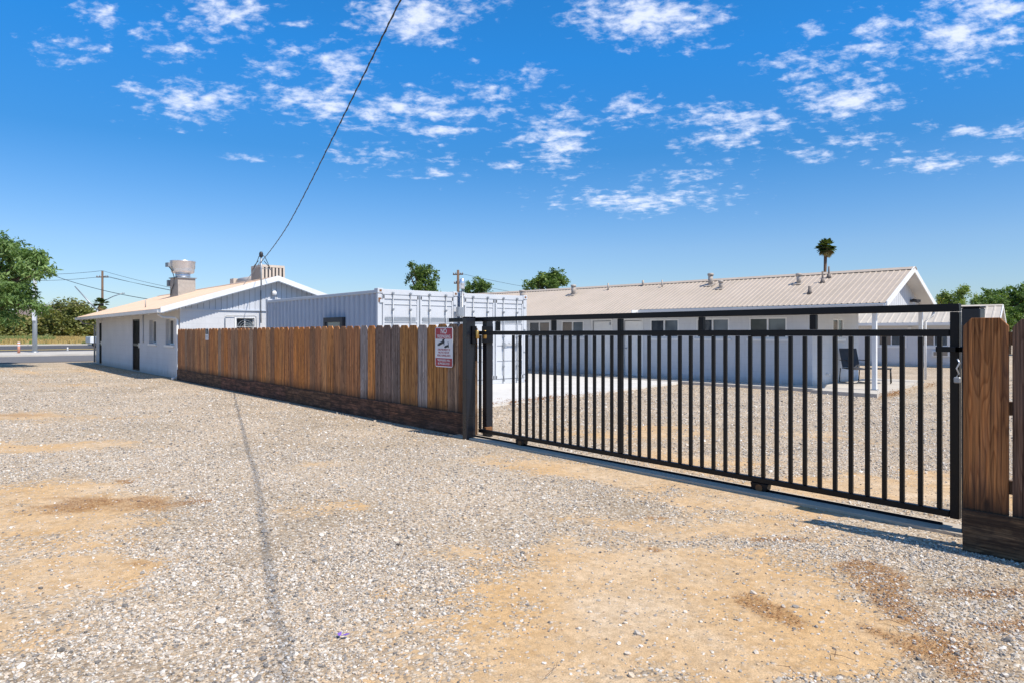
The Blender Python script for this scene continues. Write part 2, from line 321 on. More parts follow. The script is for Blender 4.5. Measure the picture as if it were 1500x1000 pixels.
# ------------------------------------------------------------------ ground
def groundmat():
    m, nt, b = newmat('gravel_and_dirt', .95, .12); v = ocoord(nt)
    dirt = nd(nt, 'ShaderNodeAttribute', attribute_name='dirt').outputs['Fac']; brown = nd(nt, 'ShaderNodeAttribute', attribute_name='brown').outputs['Fac']
    wv = nd(nt, 'ShaderNodeVectorMath', {0: v, 1: nd(nt, 'ShaderNodeVectorMath', {0: noise(nt, v, 30, 2).outputs['Color'], 1: (.02, .02, .02)}, operation='MULTIPLY').outputs[0]}, operation='ADD').outputs[0]
    v1 = nd(nt, 'ShaderNodeTexVoronoi', {'Vector': wv, 'Scale': 46., 'Randomness': 1.}); v2 = nd(nt, 'ShaderNodeTexVoronoi', {'Vector': wv, 'Scale': 105.})
    c1 = nd(nt, 'ShaderNodeSeparateColor', {'Color': v1.outputs['Color']}).outputs
    tone = ramp(nt, c1[0], [(0., (.17, .15, .135)), (.12, (.32, .275, .23)), (.34, (.47, .40, .315)), (.6, (.56, .485, .39)), (.8, (.66, .60, .51)), (.93, (.76, .72, .65)), (1., (.82, .80, .76))])
    tone = mix(nt, ramp(nt, c1[1], [(.55, 0.), (.9, .35)]), tone, (.5, .37, .22))
    gap = ramp(nt, v1.outputs['Distance'], [(.42, 0.), (.72, 1.)])
    fines = mix(nt, noise(nt, v, 3., 6, .7).outputs[0], (.46, .365, .25), (.62, .50, .365))
    grav = mix(nt, math_(nt, 'MULTIPLY', gap, .8), tone, mix(nt, 1., fines, (.66, .62, .58), 'MULTIPLY')); grav = mix(nt, .12, grav, fines)  # fines darkened in the gaps: shade between stones painted into the colour
    big = noise(nt, v, .45, 6, .65).outputs[0]; grav = mix(nt, 1., grav, ramp(nt, big, [(.33, (.80, .77, .72)), (.66, (1.14, 1.10, 1.05))]), 'MULTIPLY')
    nA = noise(nt, v, 2.2, 9, .72).outputs[0]; nB = noise(nt, v, 130, 4, .7).outputs[0]
    sand = mix(nt, ramp(nt, nA, [(.3, 0.), (.7, 1.)]), (.56, .38, .21), (.76, .60, .43))
    nO = noise(nt, v, .75, 5, .6).outputs[0]; sand = mix(nt, ramp(nt, nO, [(.42, 0.), (.6, .75)]), sand, (.66, .41, .185))
    sand = mix(nt, ramp(nt, nB, [(.40, .55), (.56, 0.)]), sand, (.33, .235, .14))
    nC = noise(nt, v, 14, 7, .75).outputs[0]; sand = mix(nt, 1., sand, ramp(nt, nC, [(.35, (.78, .75, .7)), (.6, (1.08, 1.08, 1.06))]), 'MULTIPLY')
    peb = nd(nt, 'ShaderNodeTexVoronoi', {'Vector': wv, 'Scale': 30.})
    ps = nd(nt, 'ShaderNodeSeparateColor', {'Color': peb.outputs['Color']}).outputs
    pf = math_(nt, 'MULTIPLY', math_(nt, 'LESS_THAN', ps[0], .16), ramp(nt, peb.outputs['Distance'], [(.2, 1.), (.3, 0.)]))
    sand = mix(nt, math_(nt, 'MULTIPLY', pf, .8), sand, ramp(nt, ps[1], [(0., (.25, .23, .21)), (1., (.7, .66, .6))]))
    f = ramp(nt, math_(nt, 'ADD', dirt, math_(nt, 'MULTIPLY', math_(nt, 'SUBTRACT', c1[2], .5), .95)), [(.3, 0.), (.72, 1.)])
    col = mix(nt, f, grav, sand)
    deb = mix(nt, ramp(nt, noise(nt, v, 90, 5, .8).outputs[0], [(.4, 0.), (.6, 1.)]), (.13, .05, .015), (.46, .24, .08))
    col = mix(nt, math_(nt, 'MULTIPLY', math_(nt, 'MULTIPLY', brown, .95), ramp(nt, noise(nt, v, 60, 6, .8).outputs[0], [(.40, .2), (.54, 1.)])), col, mix(nt, .7, sand, deb))
    nt.links.new(col, b.inputs['Base Color'])
    h = math_(nt, 'MULTIPLY', math_(nt, 'SUBTRACT', 1., v1.outputs['Distance']), math_(nt, 'SUBTRACT', 1.05, f))
    h = math_(nt, 'ADD', h, math_(nt, 'MULTIPLY', math_(nt, 'SUBTRACT', 1., v2.outputs['Distance']), math_(nt, 'SUBTRACT', .5, math_(nt, 'MULTIPLY', f, .38))))
    h = math_(nt, 'ADD', h, math_(nt, 'MULTIPLY', nB, .5)); h = math_(nt, 'ADD', h, math_(nt, 'MULTIPLY', pf, .8))
    bump(nt, b, h, .85, .011); return m
def axis_(lo, hi, step, far0, far1, g=1.3):
    a = list(np.arange(lo, hi+step*.5, step)); s = step
    while a[-1] < far1: s = min(s*g, 60); a.append(a[-1]+s)
    s = step; pre = []; c = lo
    while c > far0: s = min(s*g, 60); c -= s; pre.append(c)
    return np.array(pre[::-1]+a)
xs = axis_(-13, 2.2, .05, -1500, 1500, 1.12); ys = axis_(-2.2, 11, .05, -1500, 1500, 1.12)
GX, GY = np.meshgrid(xs, ys, indexing='ij'); gx, gy = GX.ravel(), GY.ravel()
dirt_, brown_ = masks(gx, gy); GZ = relief(gx, gy)
nx, ny = len(xs), len(ys); idx = np.arange(nx*ny).reshape(nx, ny)
Fq = np.stack([idx[:-1, :-1], idx[1:, :-1], idx[1:, 1:], idx[:-1, 1:]], -1).reshape(-1, 4)
g = npmesh('ground', np.stack([gx, gy, GZ], -1), Fq, groundmat(), None, {'dirt': dirt_, 'brown': brown_}, True)
tag(g, 'pale gravel and sandy dirt ground', kind='structure')

# loose stones: points that a geometry-node tree turns into stones
def stone_field():
    P = []; 
    for d0, d1, den in ((1.6, 5., 5900), (5., 9., 2500), (9., 17.5, 650), (17.5, 30., 150)):
        A = .95*(d1*d1-d0*d0); n = int(A*den)
        d = np.sqrt(RNG.random(n)*(d1*d1-d0*d0)+d0*d0); r = (RNG.random(n)*2-1)*.95*d
        x = FX*d+RX*r; y = FY*d+RY*r; dm, br = masks(x, y)
        clump = fbm(x, y, 2.6, 3, 77)
        keep = RNG.random(n) < np.clip((1-dm)**1.4*(.25+1.5*np.clip(clump-.28, 0, 1)*1.5), .06, 1)
        keep &= (x > -40) & ~((x < -24) & (y > 6.1)) & ~((y > 17.3) & (x < -6.5))
        keep &= ~((x < -10.6-(y-6.5)*.165) & (y > 6.5)) & ~((x > -8.0) & (x < -1.) & (y > 5.5) & (y < 5.98) & (RNG.random(n) < .8)) & ~((x < -8) & (y > 5.85) & (y < 6.3))
        x, y, d, dm = x[keep], y[keep], d[keep], dm[keep]
        s = .0053*np.exp(RNG.normal(0, .38, len(x)))*(1.0 if d0 < 5 else (1.15 if d0 < 9 else (1.6 if d0 < 17 else 2.1)))
        s = np.clip(s, .003, .026); big = RNG.random(len(x)) < .004; s[big] *= 1.8
        P.append(np.stack([x, y, relief(x, y)+s*.25, s, RNG.random(len(x))], -1))
    P = np.concatenate(P); me = bpy.data.meshes.new('gravel_stones'); me.vertices.add(len(P))
    me.vertices.foreach_set('co', P[:, :3].astype(np.float32).ravel())
    for n_, k in (('size', 3), ('pick', 4)):
        a = me.attributes.new(n_, 'FLOAT', 'POINT'); a.data.foreach_set('value', P[:, k].astype(np.float32))
    m, nt, b = newmat('stone', .85, .25)
    at = nd(nt, 'ShaderNodeAttribute', attribute_name='pick', attribute_type='INSTANCER')
    col = ramp(nt, at.outputs['Fac'], [(0., (.11, .11, .11)), (.1, (.22, .21, .205)), (.26, (.40, .37, .33)), (.5, (.58, .51, .43)), (.66, (.62, .46, .30)), (.78, (.66, .60, .52)), (.92, (.74, .69, .61)), (1., (.82, .79, .74))])
    n1 = noise(nt, ocoord(nt), 1.7, 3, .6).outputs[0]
    col = mix(nt, .10, col, (.52, .40, .26)); nt.links.new(mix(nt, 1., col, ramp(nt, n1, [(.35, .78), (.65, 1.12)]), 'MULTIPLY'), b.inputs['Base Color'])
    o = link('gravel_stones', me, m); tag(o, 'loose grey and cream gravel stones scattered over the ground', kind='stuff')
    ng = bpy.data.node_groups.new('stones', 'GeometryNodeTree'); ng.interface.new_socket('Geometry', in_out='INPUT', socket_type='NodeSocketGeometry'); ng.interface.new_socket('Geometry', in_out='OUTPUT', socket_type='NodeSocketGeometry')
    N = ng.nodes.new; L = ng.links.new
    gi, go = N('NodeGroupInput'), N('NodeGroupOutput'); ico = N('GeometryNodeMeshIcoSphere'); ico.inputs['Radius'].default_value = 1.; ico.inputs['Subdivisions'].default_value = 1
    sp = N('GeometryNodeSetPosition'); nz = N('ShaderNodeTexNoise'); nz.inputs['Scale'].default_value = 1.1
    sb = N('ShaderNodeVectorMath'); sb.operation = 'SUBTRACT'; sb.inputs[1].default_value = (.5, .5, .5); sc = N('ShaderNodeVectorMath'); sc.operation = 'SCALE'; sc.inputs['Scale'].default_value = 1.3
    L(nz.outputs['Color'], sb.inputs[0]); L(sb.outputs[0], sc.inputs[0]); L(ico.outputs[0], sp.inputs['Geometry']); L(sc.outputs[0], sp.inputs['Offset'])
    sm = N('GeometryNodeSetMaterial'); sm.inputs['Material'].default_value = m; L(sp.outputs[0], sm.inputs['Geometry'])
    iop = N('GeometryNodeInstanceOnPoints'); L(gi.outputs[0], iop.inputs['Points']); L(sm.outputs[0], iop.inputs['Instance'])
    rr = N('FunctionNodeRandomValue'); rr.data_type = 'FLOAT_VECTOR'; rr.inputs[0].default_value = (-.5, -.5, 0); rr.inputs[1].default_value = (.5, .5, 6.283); L(rr.outputs[0], iop.inputs['Rotation'])
    rs = N('FunctionNodeRandomValue'); rs.data_type = 'FLOAT_VECTOR'; rs.inputs[0].default_value = (.75, .7, .45); rs.inputs[1].default_value = (1.45, 1.15, .85); rs.inputs['Seed'].default_value = 5
    na = N('GeometryNodeInputNamedAttribute'); na.data_type = 'FLOAT'; na.inputs[0].default_value = 'size'
    ml = N('ShaderNodeVectorMath'); ml.operation = 'SCALE'; L(rs.outputs[0], ml.inputs[0]); L(na.outputs[0], ml.inputs['Scale']); L(ml.outputs[0], iop.inputs['Scale'])
    L(iop.outputs[0], go.inputs[0])
    md = o.modifiers.new('stones', 'NODES'); md.node_group = ng
stone_field()

def sheet(name, poly, z, th, mat, label, bevel=0):
    b = MB(); b.prism(poly, z-th, z, 'z'); return tag(b.build(name, mat, bevel=bevel), label, kind='structure')
# street side, running across the far end of the lot
def strip(name, x0, x1, z, th, mat, label): return sheet(name, [(x0, -140), (x0, 260), (x1, 260), (x1, -140)], z, th, mat, label)
SK = .22  # the street is not quite square to the lot
def sstrip(name, x0, x1, z, th, mat, label):
    return sheet(name, [(x0+140*SK*.4, -140), (x1+140*SK*.4, -140), (x1-200*SK*.4, 200), (x0-200*SK*.4, 200)], z, th, mat, label)
sstrip('parking_lane', -53.5, -42.2, .02, .1, M['asphalt'], 'worn grey asphalt apron beside the lot')
sstrip('pavement', -62.5, -53.5, .12, .2, M['conc2'], 'pale concrete pavement along the street')
sstrip('road', -99, -62.5, .02, .1, M['asphalt2'], 'dark asphalt street')
sstrip('road_line', -75, -73.6, .028, .004, M['yellow'], 'yellow centre line')
sstrip('kerb', -101.5, -99, .14, .2, M['conc2'], 'pale concrete kerb on the far side of the street')
def verge():
    X = np.linspace(-330, -101.5, 60); Yv = np.linspace(-220, 330, 80); A, B = np.meshgrid(X, Yv, indexing='ij'); A = A-(B*SK*.4)
    D = (-101.5-(A+B*SK*.4)); Z = .1+np.clip(D/12, 0, 1)*.55+(fbm(A, B, .08, 3, 5)-.5)*.5*np.clip(D/12, 0, 1)
    i = np.arange(A.size).reshape(A.shape); F = np.stack([i[:-1, :-1], i[1:, :-1], i[1:, 1:], i[:-1, 1:]], -1).reshape(-1, 4)
    m, nt, b = newmat('dry_field', .95, .1); v = ocoord(nt)
    c = mix(nt, ramp(nt, noise(nt, v, .12, 6, .7).outputs[0], [(.48, 0.), (.6, 1.)]), (.55, .40, .19), (.17, .24, .09)); c = mix(nt, ramp(nt, noise(nt, v, 1.5, 6, .8).outputs[0], [(.4, .5), (.6, 0.)]), c, (.3, .2, .1))
    nt.links.new(c, b.inputs['Base Color'])
    tag(npmesh('grass_verge', np.stack([A.ravel(), B.ravel(), Z.ravel()], -1), F, m, smooth=True), 'dry golden verge with green weeds', kind='structure')
verge()
# yard concrete
sheet('concrete_pad', [(-10.6, 6.5), (-10.95, 8.2), (-11.2, 10), (-11.52, 12.5), (-11.95, 14.9), (-12.45, 17.6), (-33, 16.1), (-33, 6.5)], .05, .12, M['conc'], 'bright concrete pad in front of the containers', .004)

# ------------------------------------------------------------------ walls with openings
def wall(b, org, du, w, h, holes, depth, n):
    """front face from org along du (unit), holes (u0,u1,z0,z1), reveals going inwards along -n"""
    us = sorted({0, w, *[q for hh in holes for q in hh[:2]]}); zs = sorted({0, h, *[q for hh in holes for q in hh[2:4]]})
    O = Vector(org); du = Vector(du); n = Vector(n)
    def P(u, z, k=0): return O+du*u+Vector((0, 0, z))-n*k
    for a, c in zip(us, us[1:]):
        for e, f in zip(zs, zs[1:]):
            um, zm = (a+c)/2, (e+f)/2
            if any(q[0] < um < q[1] and q[2] < zm < q[3] for q in holes): continue
            b.quad(P(a, e), P(c, e), P(c, f), P(a, f))
    for u0, u1, z0, z1 in holes:
        b.quad(P(u0, z0), P(u0, z1), P(u0, z1, depth), P(u0, z0, depth)); b.quad(P(u1, z0), P(u1, z0, depth), P(u1, z1, depth), P(u1, z1))
        b.quad(P(u0, z1), P(u1, z1), P(u1, z1, depth), P(u0, z1, depth)); b.quad(P(u0, z0), P(u0, z0, depth), P(u1, z0, depth), P(u1, z0))
def slider(root, org, du, n, u0, u1, z0, z1, depth, frame=.04, sill=True, label=None, trim=0, blind=None, grid=False):
    """a sliding window: frame with two panes set back by depth"""
    O = Vector(org); du = Vector(du); n = Vector(n); an = math.atan2(du.y, du.x)
    # local axes: x along du, y outwards along n, z up
    R = Matrix(((du.x, n.x, 0, O.x), (du.y, n.y, 0, O.y), (0, 0, 1, O.z), (0, 0, 0, 1)))
    b = MB(); y0, y1 = -depth+.0, -depth+.05; e = .003
    b.box(u0+e, u1-e, y0, y1, z1-frame, z1-e, R); b.box(u0+e, u1-e, y0, y1, z0+e, z0+frame, R)
    b.box(u0+e, u0+frame, y0, y1, z0+frame, z1-frame, R); b.box(u1-frame, u1-e, y0, y1, z0+frame, z1-frame, R)
    um = (u0+u1)/2; b.box(um-frame*.5, um+frame*.5, y0+.004, y1+.004, z0+frame, z1-frame, R)
    w = b.build('window_frame', M['trim'], root)
    if label: w['label'] = label
    for k, (a, c) in enumerate(((u0+frame, um-frame*.5), (um+frame*.5, u1-frame))):
        p = MB(); p.box(a, c, y0+.008, y0+.018, z0+frame, z1-frame, R); p.build('pane', M['glass'] if k == 0 else M['glass2'], w)
    if blind is not None:
        p = MB()
        a, c = ((u0+frame, um-frame*.5), (um+frame*.5, u1-frame))[blind]
        for i in range(int((z1-z0-2*frame)/.035)): p.box(a+.01, c-.01, y0+.019, y0+.023, z0+frame+i*.035, z0+frame+i*.035+.024, R)
        p.build('blind', M['curtain'], w)
    if sill:
        s = MB(); s.box(u0-.06, u1+.06, -depth-.02, .05, z0-.07, z0-.002, R); s.build('sill', M['trim'], w)
    if trim:
        s = MB(); t = trim; s.box(u0-t, u1+t, .002, .03, z1, z1+t, R); s.box(u0-t, u1+t, .002, .03, z0-t, z0, R); s.box(u0-t, u0, .002, .03, z0, z1, R); s.box(u1, u1+t, .002, .03, z0, z1, R)
        s.build('surround', M['trim'], w)
    back = MB(); back.box(u0, u1, -depth-.02, -depth-.005, z0, z1, R); back.build('backing', M['dark'], w)
    return w
def ribbed(b, x0, x1, ya, za, yb, zb, pitch=.23, hgt=.022, wd=.05, th=.004):
    """ribbed metal sheet between eave (ya,za) and ridge (yb,zb)"""
    s = Vector((0, yb-ya, zb-za)).normalized(); n = Vector((0, -s.z, s.y)) if s.y > 0 else Vector((0, s.z, -s.y))
    pr = []; x = x0
    while x < x1:
        xe = min(x+pitch, x1)
        pr += [(x, 0), (x+.0, 0)] if not pr else []
        m = x+pitch/2
        if m+wd < x1: pr += [(m-wd, 0), (m-wd*.55, hgt), (m+wd*.55, hgt), (m+wd, 0)]
        x = xe
    pr.append((x1, 0)); pr = pr[1:]
    A = Vector((0, ya, za)); B = Vector((0, yb, zb))
    top = [[b.bm.verts.new(Vector((x, 0, 0))+Q+n*h) for x, h in pr] for Q in (A, B)]
    bot = [[b.bm.verts.new(Vector((x, 0, 0))+Q+n*(h-th)) for x, h in pr] for Q in (A, B)]
    for i in range(len(pr)-1):
        b.bm.faces.new([top[0][i], top[0][i+1], top[1][i+1], top[1][i]]); b.bm.faces.new([bot[0][i], bot[1][i], bot[1][i+1], bot[0][i+1]])
        b.bm.faces.new([top[0][i], bot[0][i], bot[0][i+1], top[0][i+1]]); b.bm.faces.new([top[1][i], top[1][i+1], bot[1][i+1], bot[1][i]])
    for i in (0, -1): b.bm.faces.new([top[0][i], top[1][i], bot[1][i], bot[0][i]])

# ================================================================== LEFT BUILDING
LB = empty('block_building', (-24.1, 6.2, 0), 0, 'grey block building with a low peach metal roof at the far end of the fence', 'building')
# local: long wall y=0, x from -15 to 0; gable wall x=0, y 0..6.2
LW, LD = 15.0, 6.2; EY, EZ = -.65, 2.28; RYd, RZ = 3.13, 3.48; sl = (RZ-EZ)/(RYd-EY); FYe = 2*RYd-EY; OV = .36
def lz(y): return EZ+(y-EY)*sl if y < RYd else RZ-(y-RYd)*sl
b = MB()
doors = [(.72, 1.45), (8.35, 9.63)]; doors = [(LW-14.18, LW-13.62), (LW-6.98, LW-5.66)]
holes = [(LW-14.2, LW-13.55, .03, 2.04), (LW-6.95, LW-5.7, .03, 2.05), (LW-4.15, LW-3.05, 1.12, 1.98), (LW-1.8, LW-.72, 1.10, 1.98)]
wall(b, (-LW, 0, 0), (1, 0, 0), LW, 2.42, holes, .2, (0, -1, 0))
b.quad((-LW, 0, 0), (-LW, LD, 0), (-LW, LD, 2.4), (-LW, 0, 2.4)); b.quad((-LW, LD, 0), (0, LD, 0), (0, LD, 2.4), (-LW, LD, 2.4))
b.build('wall', M['wall'], LB)
b = MB(); gh = [(1.8, 2.42, 1.0, 2.02)]
wall(b, (0, 0, 0), (0, 1, 0), LD, 2.3, gh, .12, (1, 0, 0)); b.build('gable_wall', M['wall'], LB)
for x0_, x1_ in ((-.05, .02), (-LW, -LW+.05)):
    b = MB(); b.prism([(0, 2.29), (LD, 2.29), (LD, lz(LD)-.08), (RYd, RZ-.08), (0, lz(0)-.08)], x0_, x1_, 'x'); b.build('gable_boards', M['vboard'], LB)
b = MB(); b.box(.0, .05, .0, LD, 2.27, 2.31); b.build('trim_board', M['siding'], LB)
b = MB(); ribbed(b, -LW-1.1, OV, EY, EZ, RYd, RZ, .16, .016, .035); ribbed(b, -LW-1.1, OV, FYe, EZ, RYd, RZ, .16, .016, .035)
rf = b.build('roof', M['roofL'], LB)
b = MB(); b.prism([(EY+.02, EZ-.05), (RYd, RZ-.05), (FYe-.02, EZ-.05), (FYe-.02, EZ-.07), (RYd, RZ-.07), (EY+.02, EZ-.07)], -LW-1.05, OV-.02, 'x'); b.build('roof_deck', M['soffit'], rf)
b = MB(); b.prism([(RYd-.16, RZ-.16*sl+.03), (RYd, RZ+.035), (RYd+.16, RZ-.16*sl+.03), (RYd+.16, RZ-.16*sl+.025), (RYd, RZ+.028), (RYd-.16, RZ-.16*sl+.025)], -LW-1.1, OV+.01, 'x'); b.build('ridge_cap', M['roofL'], rf)
def rake(x0, x1, dz0, dz1): return [(EY-.02, EZ+dz0), (RYd, RZ+dz0), (FYe+.02, EZ+dz0), (FYe+.02, EZ+dz1), (RYd, RZ+dz1), (EY-.02, EZ+dz1)]
b = MB(); b.prism(rake(0, 0, .036, -.14), OV, OV+.025, 'x'); b.prism([(EY-.02, EZ+.042), (RYd, RZ+.042), (FYe+.02, EZ+.042), (FYe+.02, EZ+.036), (RYd, RZ+.036), (EY-.02, EZ+.036)], OV-.1, OV+.025, 'x')
fa = b.build('rake_trim', M['trim'], rf)
b = MB()       # scalloped lip under the rake trim, one crenellated ribbon
up, dn = [], []; y_ = EY; k_ = 0
while y_ < FYe:
    up += [(y_, lz(y_)-.141)]; h_ = .178 if k_ % 2 else .15; dn += [(y_, lz(y_)-h_), (y_+.049, lz(y_+.049)-h_)]; y_ += .05; k_ += 1
for (a0_, c0_) in ((0, 0),):
    prev = None
    for k in range(0, len(dn)-1):
        (ya, za), (yb, zb) = dn[k], dn[k+1]
        q_ = [(OV+.012, ya, lz(ya)-.141), (OV+.012, yb, lz(yb)-.141), (OV+.012, yb, zb), (OV+.012, ya, za)]
        b.quad(*q_)
bmesh.ops.remove_doubles(b.bm, verts=b.bm.verts, dist=.0004)
b.build('scalloped_lip', M['zinc'], fa)
b = MB()       # exposed rafter tails under the eave
for i in range(13): b = MB(); b.prism([(EY+.06, EZ-.075), (.0, lz(0)-.08), (0, lz(0)-.2), (EY+.06, EZ-.17)], -LW-.4+i*1.25, -LW-.32+i*1.25, 'x'); b.build('rafter_tail', M['trim'], rf)
b = MB()       # gutter: open channel
b.prism([(EY-.11, EZ-.02), (EY-.1, EZ-.03), (EY-.09, EZ-.12), (EY-.01, EZ-.12), (EY-.01, EZ-.02), (EY-.0, EZ-.02), (EY-.0, EZ-.13), (EY-.1, EZ-.135)], -LW-1.05, OV-.05, 'x')
gt = b.build('gutter', M['trim'], LB)
b = MB(); b.tube([(OV-.2, EY-.05, EZ-.12), (OV-.2, EY-.03, EZ-.2), (OV-.28, EY+.1, EZ-.27), (-.1, -.12, 1.99), (-.06, -.06, 1.93), (-.06, -.06, .5), (-.06, -.06, .12), (-.0, -.16, .04), (.02, -.25, .03)], .037, 8); b.build('downspout', M['trim'], gt)
b = MB(); b.tube([(-LW+.0, EY-.05, EZ-.12), (-LW-.1, EY+.1, EZ-.3), (-LW-.02, -.06, 1.9), (-LW-.02, -.06, .1)], .04, 8); b.build('downspout', M['zinc'], gt)
# doors with dark security screens
for u0, u1, z0, z1 in holes[:2]:
    b = MB(); b.box(-LW+u0+.03, -LW+u1-.03, .1, .14, z0, z1-.03); d = b.build('door', M['dark'], LB)
    b = MB(); x0, x1 = -LW+u0+.003, -LW+u1-.003
    b.box(x0, x0+.05, .02, .06, z0, z1-.004); b.box(x1-.05, x1, .02, .06, z0, z1-.004); b.box(x0+.05, x1-.05, .02, .06, z1-.06, z1-.004); b.box(x0+.05, x1-.05, .02, .06, z0, z0+.05); b.box(x0+.05, x1-.05, .02, .06, 1.0, 1.1)
    q = x0+.12
    while q < x1-.07: b.box(q, q+.014, .03, .045, z0+.05, z1-.06); q += .11
    b.build('security_screen', M['black'], d)
    b = MB(); b.box(x1-.18, x1-.06, .0, .02, .93, 1.12); b.tube([(x1-.1, -.04, 1.03), (x1-.19, -.04, 1.03)], .014, 8); b.build('handle', M['steel'], d)
for u0, u1, z0, z1 in holes[2:]: slider(LB, (-LW, 0, 0), (1, 0, 0), (0, -1, 0), u0, u1, z0, z1, .17, .05)
# gable window, white surround and dark ornamental grille
slider(LB, (0, 0, 0), (0, 1, 0), (1, 0, 0), *gh[0], .1, .03, False, 'narrow white framed window with a dark ornamental grille', .06)
b = MB(); cy, cz = 2.11, 1.55
for r in (.1, .18, .26): b.tube([(.03, cy+r*1.05*cos(a*pi/10), cz+.16+r*.9*sin(a*pi/10)) for a in range(11)], .008, 5)
for q in np.linspace(1.82, 2.40, 7): b.tube([(.03, q, 1.0), (.03, q, 1.72)], .007, 5)
b.tube([(.03, 1.8, 1.72), (.03, 2.42, 1.72)], .008, 5); b.build('ornamental_grille', M['zinc'], LB)
b = MB(); b.tube([(.05, 1.42, 1.4), (.05, 1.42, 2.05), (.05, 1.45, 2.1), (.05, 2.42, 2.11), (.05, 2.47, 2.07), (.05, 2.47, 1.2)], .012, 6); b.build('conduit', M['zinc'], LB)
b = MB(); b.tube([(-5.0, -.03, 2.2), (-5.0, -.03, 1.13)], .022, 6); b.build('conduit', M['siding'], LB)
b = MB(); b.tube([(.09, 2.62, 3.0), (.09, 2.62, 2.3)], .012, 6); b.tube([(.09, 2.62, 2.3), (.09, 2.62, 1.85)], .02, 6); b.build('conduit', M['dark'], LB)
b = MB(); b.box(.0, .07, 3.03, 3.13, 2.97, 3.07); b.lathe([(.05, .0), (.09, .02), (.085, .1), (.05, .16)], (.13, 3.08, 2.84), 14); b.build('flood_lamp', M['trim'], LB)
b = MB(); b.box(-LW+1.6-.2, -LW+1.7-.2, -.09, 0, 1.98, 2.1); b.build('wall_lamp', M['trim'], LB)
b = MB(); b.tube([(-3.9, -.18, lz(-.18)), (-3.9, -.18, lz(-.18)+.28)], .02, 6); b.build('vent_pipe', M['vent'], LB)

# exhaust fan on the roof
EF = empty('exhaust_fan', (-32.2, 8.4, 3.1), radians(10), 'round galvanised exhaust fan on a square stack on the peach roof', 'exhaust fan')
b = MB(); b.prism([(-.40, -.1), (.40, -.1), (.36, .78), (-.36, .78)], -.38, .38, 'y'); b.build('stack', M['trim' if False else 'vent'], EF)
b = MB(); b.box(-.42, .42, -.42, .42, .78, .82); b.build('curb_cap', M['zinc'], EF)
b = MB(); b.lathe([(.3, .82), (.3, 1.0), (.26, 1.0)], n=28); b.build('neck', M['steel'], EF)
b = MB(); b.lathe([(.30, .99), (.44, 1.03), (.47, 1.10), (.475, 1.2), (.48, 1.22), (.495, 1.24), (.50, 1.50), (.52, 1.52), (.52, 1.55), (.3, 1.56), (.1, 1.57)], n=32); b.build('bowl', M['steel'], EF)
b = MB(); b.box(-.30, -.02, -.62, -.5, 1.27, 1.45); b.build('junction_box', M['zinc'], EF)
b = MB(); b.box(-.55, -.4, -.45, -.25, .45, .72); b.build('switch_box', M['zinc'], EF)
b = MB(); b.tube([(-.1, -.57, 1.3), (.08, -.5, 1.1), (.2, -.46, .8), (.15, -.45, .5), (-.08, -.45, .25), (-.2, -.43, .05)], .02, 6); b.build('cable', M['cable'], EF)
# evaporative cooler and duct
EC = empty('rooftop_cooler', (-26.3, 10.0, 3.1), 0, 'square beige louvred cooler behind the ridge of the peach roof', 'cooler')
M['cooler'] = paint('beige_cooler', (.58, .50, .42), .5, .06, 3, dirt=(.35, .28, .2), dirtamt=.3)
b = MB(); b.box(-.5, .48, -.5, .36, .2, .9); b.build('cabinet', M['dark'], EC)
b = MB()
for i in range(9):
    b.box(-.5+i*.12, -.5+i*.12+.05, -.52, -.5, .26, .9)
for i in range(7):
    b.box(.48, .5, -.48+i*.135, -.48+i*.135+.075, .26, .9)
b.box(-.53, .51, -.53, .39, .9, .99); b.box(-.53, .51, -.53, .39, .14, .26); b.box(.47, .51, -.53, -.47, .25, .9); b.box(.47, .51, .33, .39, .25, .9); b.box(-.53, -.47, -.53, -.48, .25, .9)
b.build('louvre', M['cooler'], EC)
b = MB(); b.box(-3.1, -.5, -.35, .1, .05, .5); b.tube([(-3.0, -.12, .5), (-.5, -.12, .5)], .2, 14); b.box(-3.4, -2.95, -.4, .2, -.1, .68); b.build('duct', M['cooler'], EC)
# power mast
PM = empty('service_mast', (-23.72, 8.72, 3.2), 0, 'thin service mast on the gable roof edge where the overhead cable lands', 'mast')
b = MB(); b.tube([(0, 0, -.05), (0, 0, .95)], .028, 8); b.build('mast_pipe', M['zinc'], PM)
b = MB(); b.lathe([(.03, .93), (.065, .95), (.07, 1.06), (.04, 1.12)], n=12); b.build('weather_head', M['dark'], PM)
b = MB()
for s in (-1, 1): b.tube([(0, .0, 1.03), (.08, .1*s, .95), (.12, .2*s, .7), (.09, .3*s, .5), (.04, .25*s, .62), (.02, .1*s, .8)], .012, 5)
b.build('cable_loop', M['cable'], PM)
b = MB(); b.tube([(-.02, 0, .8), (-.5, -.5, -.12)], .012, 5); b.tube([(0, 0, .55), (.35, .25, .5)], .01, 5); b.build('brace', M['zinc'], PM)
# overhead cable
CP = [(-23.7, 8.72, 3.97), (-20.31, 7.83, 4.09), (-17.1, 6.98, 4.28), (-14.16, 6.21, 4.63), (-11.26, 5.44, 5.02), (-9.05, 4.86, 5.34), (-7.33, 4.41, 5.6), (-5.2, 3.83, 5.84), (-2.7, 3.17, 6.15), (1.14, 2.14, 6.9), (2.34, 1.88, 7.3), (9, 0., 9.6), (16, -1.9, 12.4)]
def smooth(P, n=8):
    out = []; P = [Vector(p) for p in P]
    for i in range(len(P)-1):
        p0, p1, p2, p3 = P[max(i-1, 0)], P[i], P[i+1], P[min(i+2, len(P)-1)]
        for k in range(n):
            t = k/n; out.append(.5*((2*p1)+(p2-p0)*t+(2*p0-5*p1+4*p2-p3)*t*t+(3*p1-p0-3*p2+p3)*t**3))
    return out+[P[-1]]
b = MB(); b.tube(smooth(CP), .010, 8)
sp_ = smooth(CP, 24)
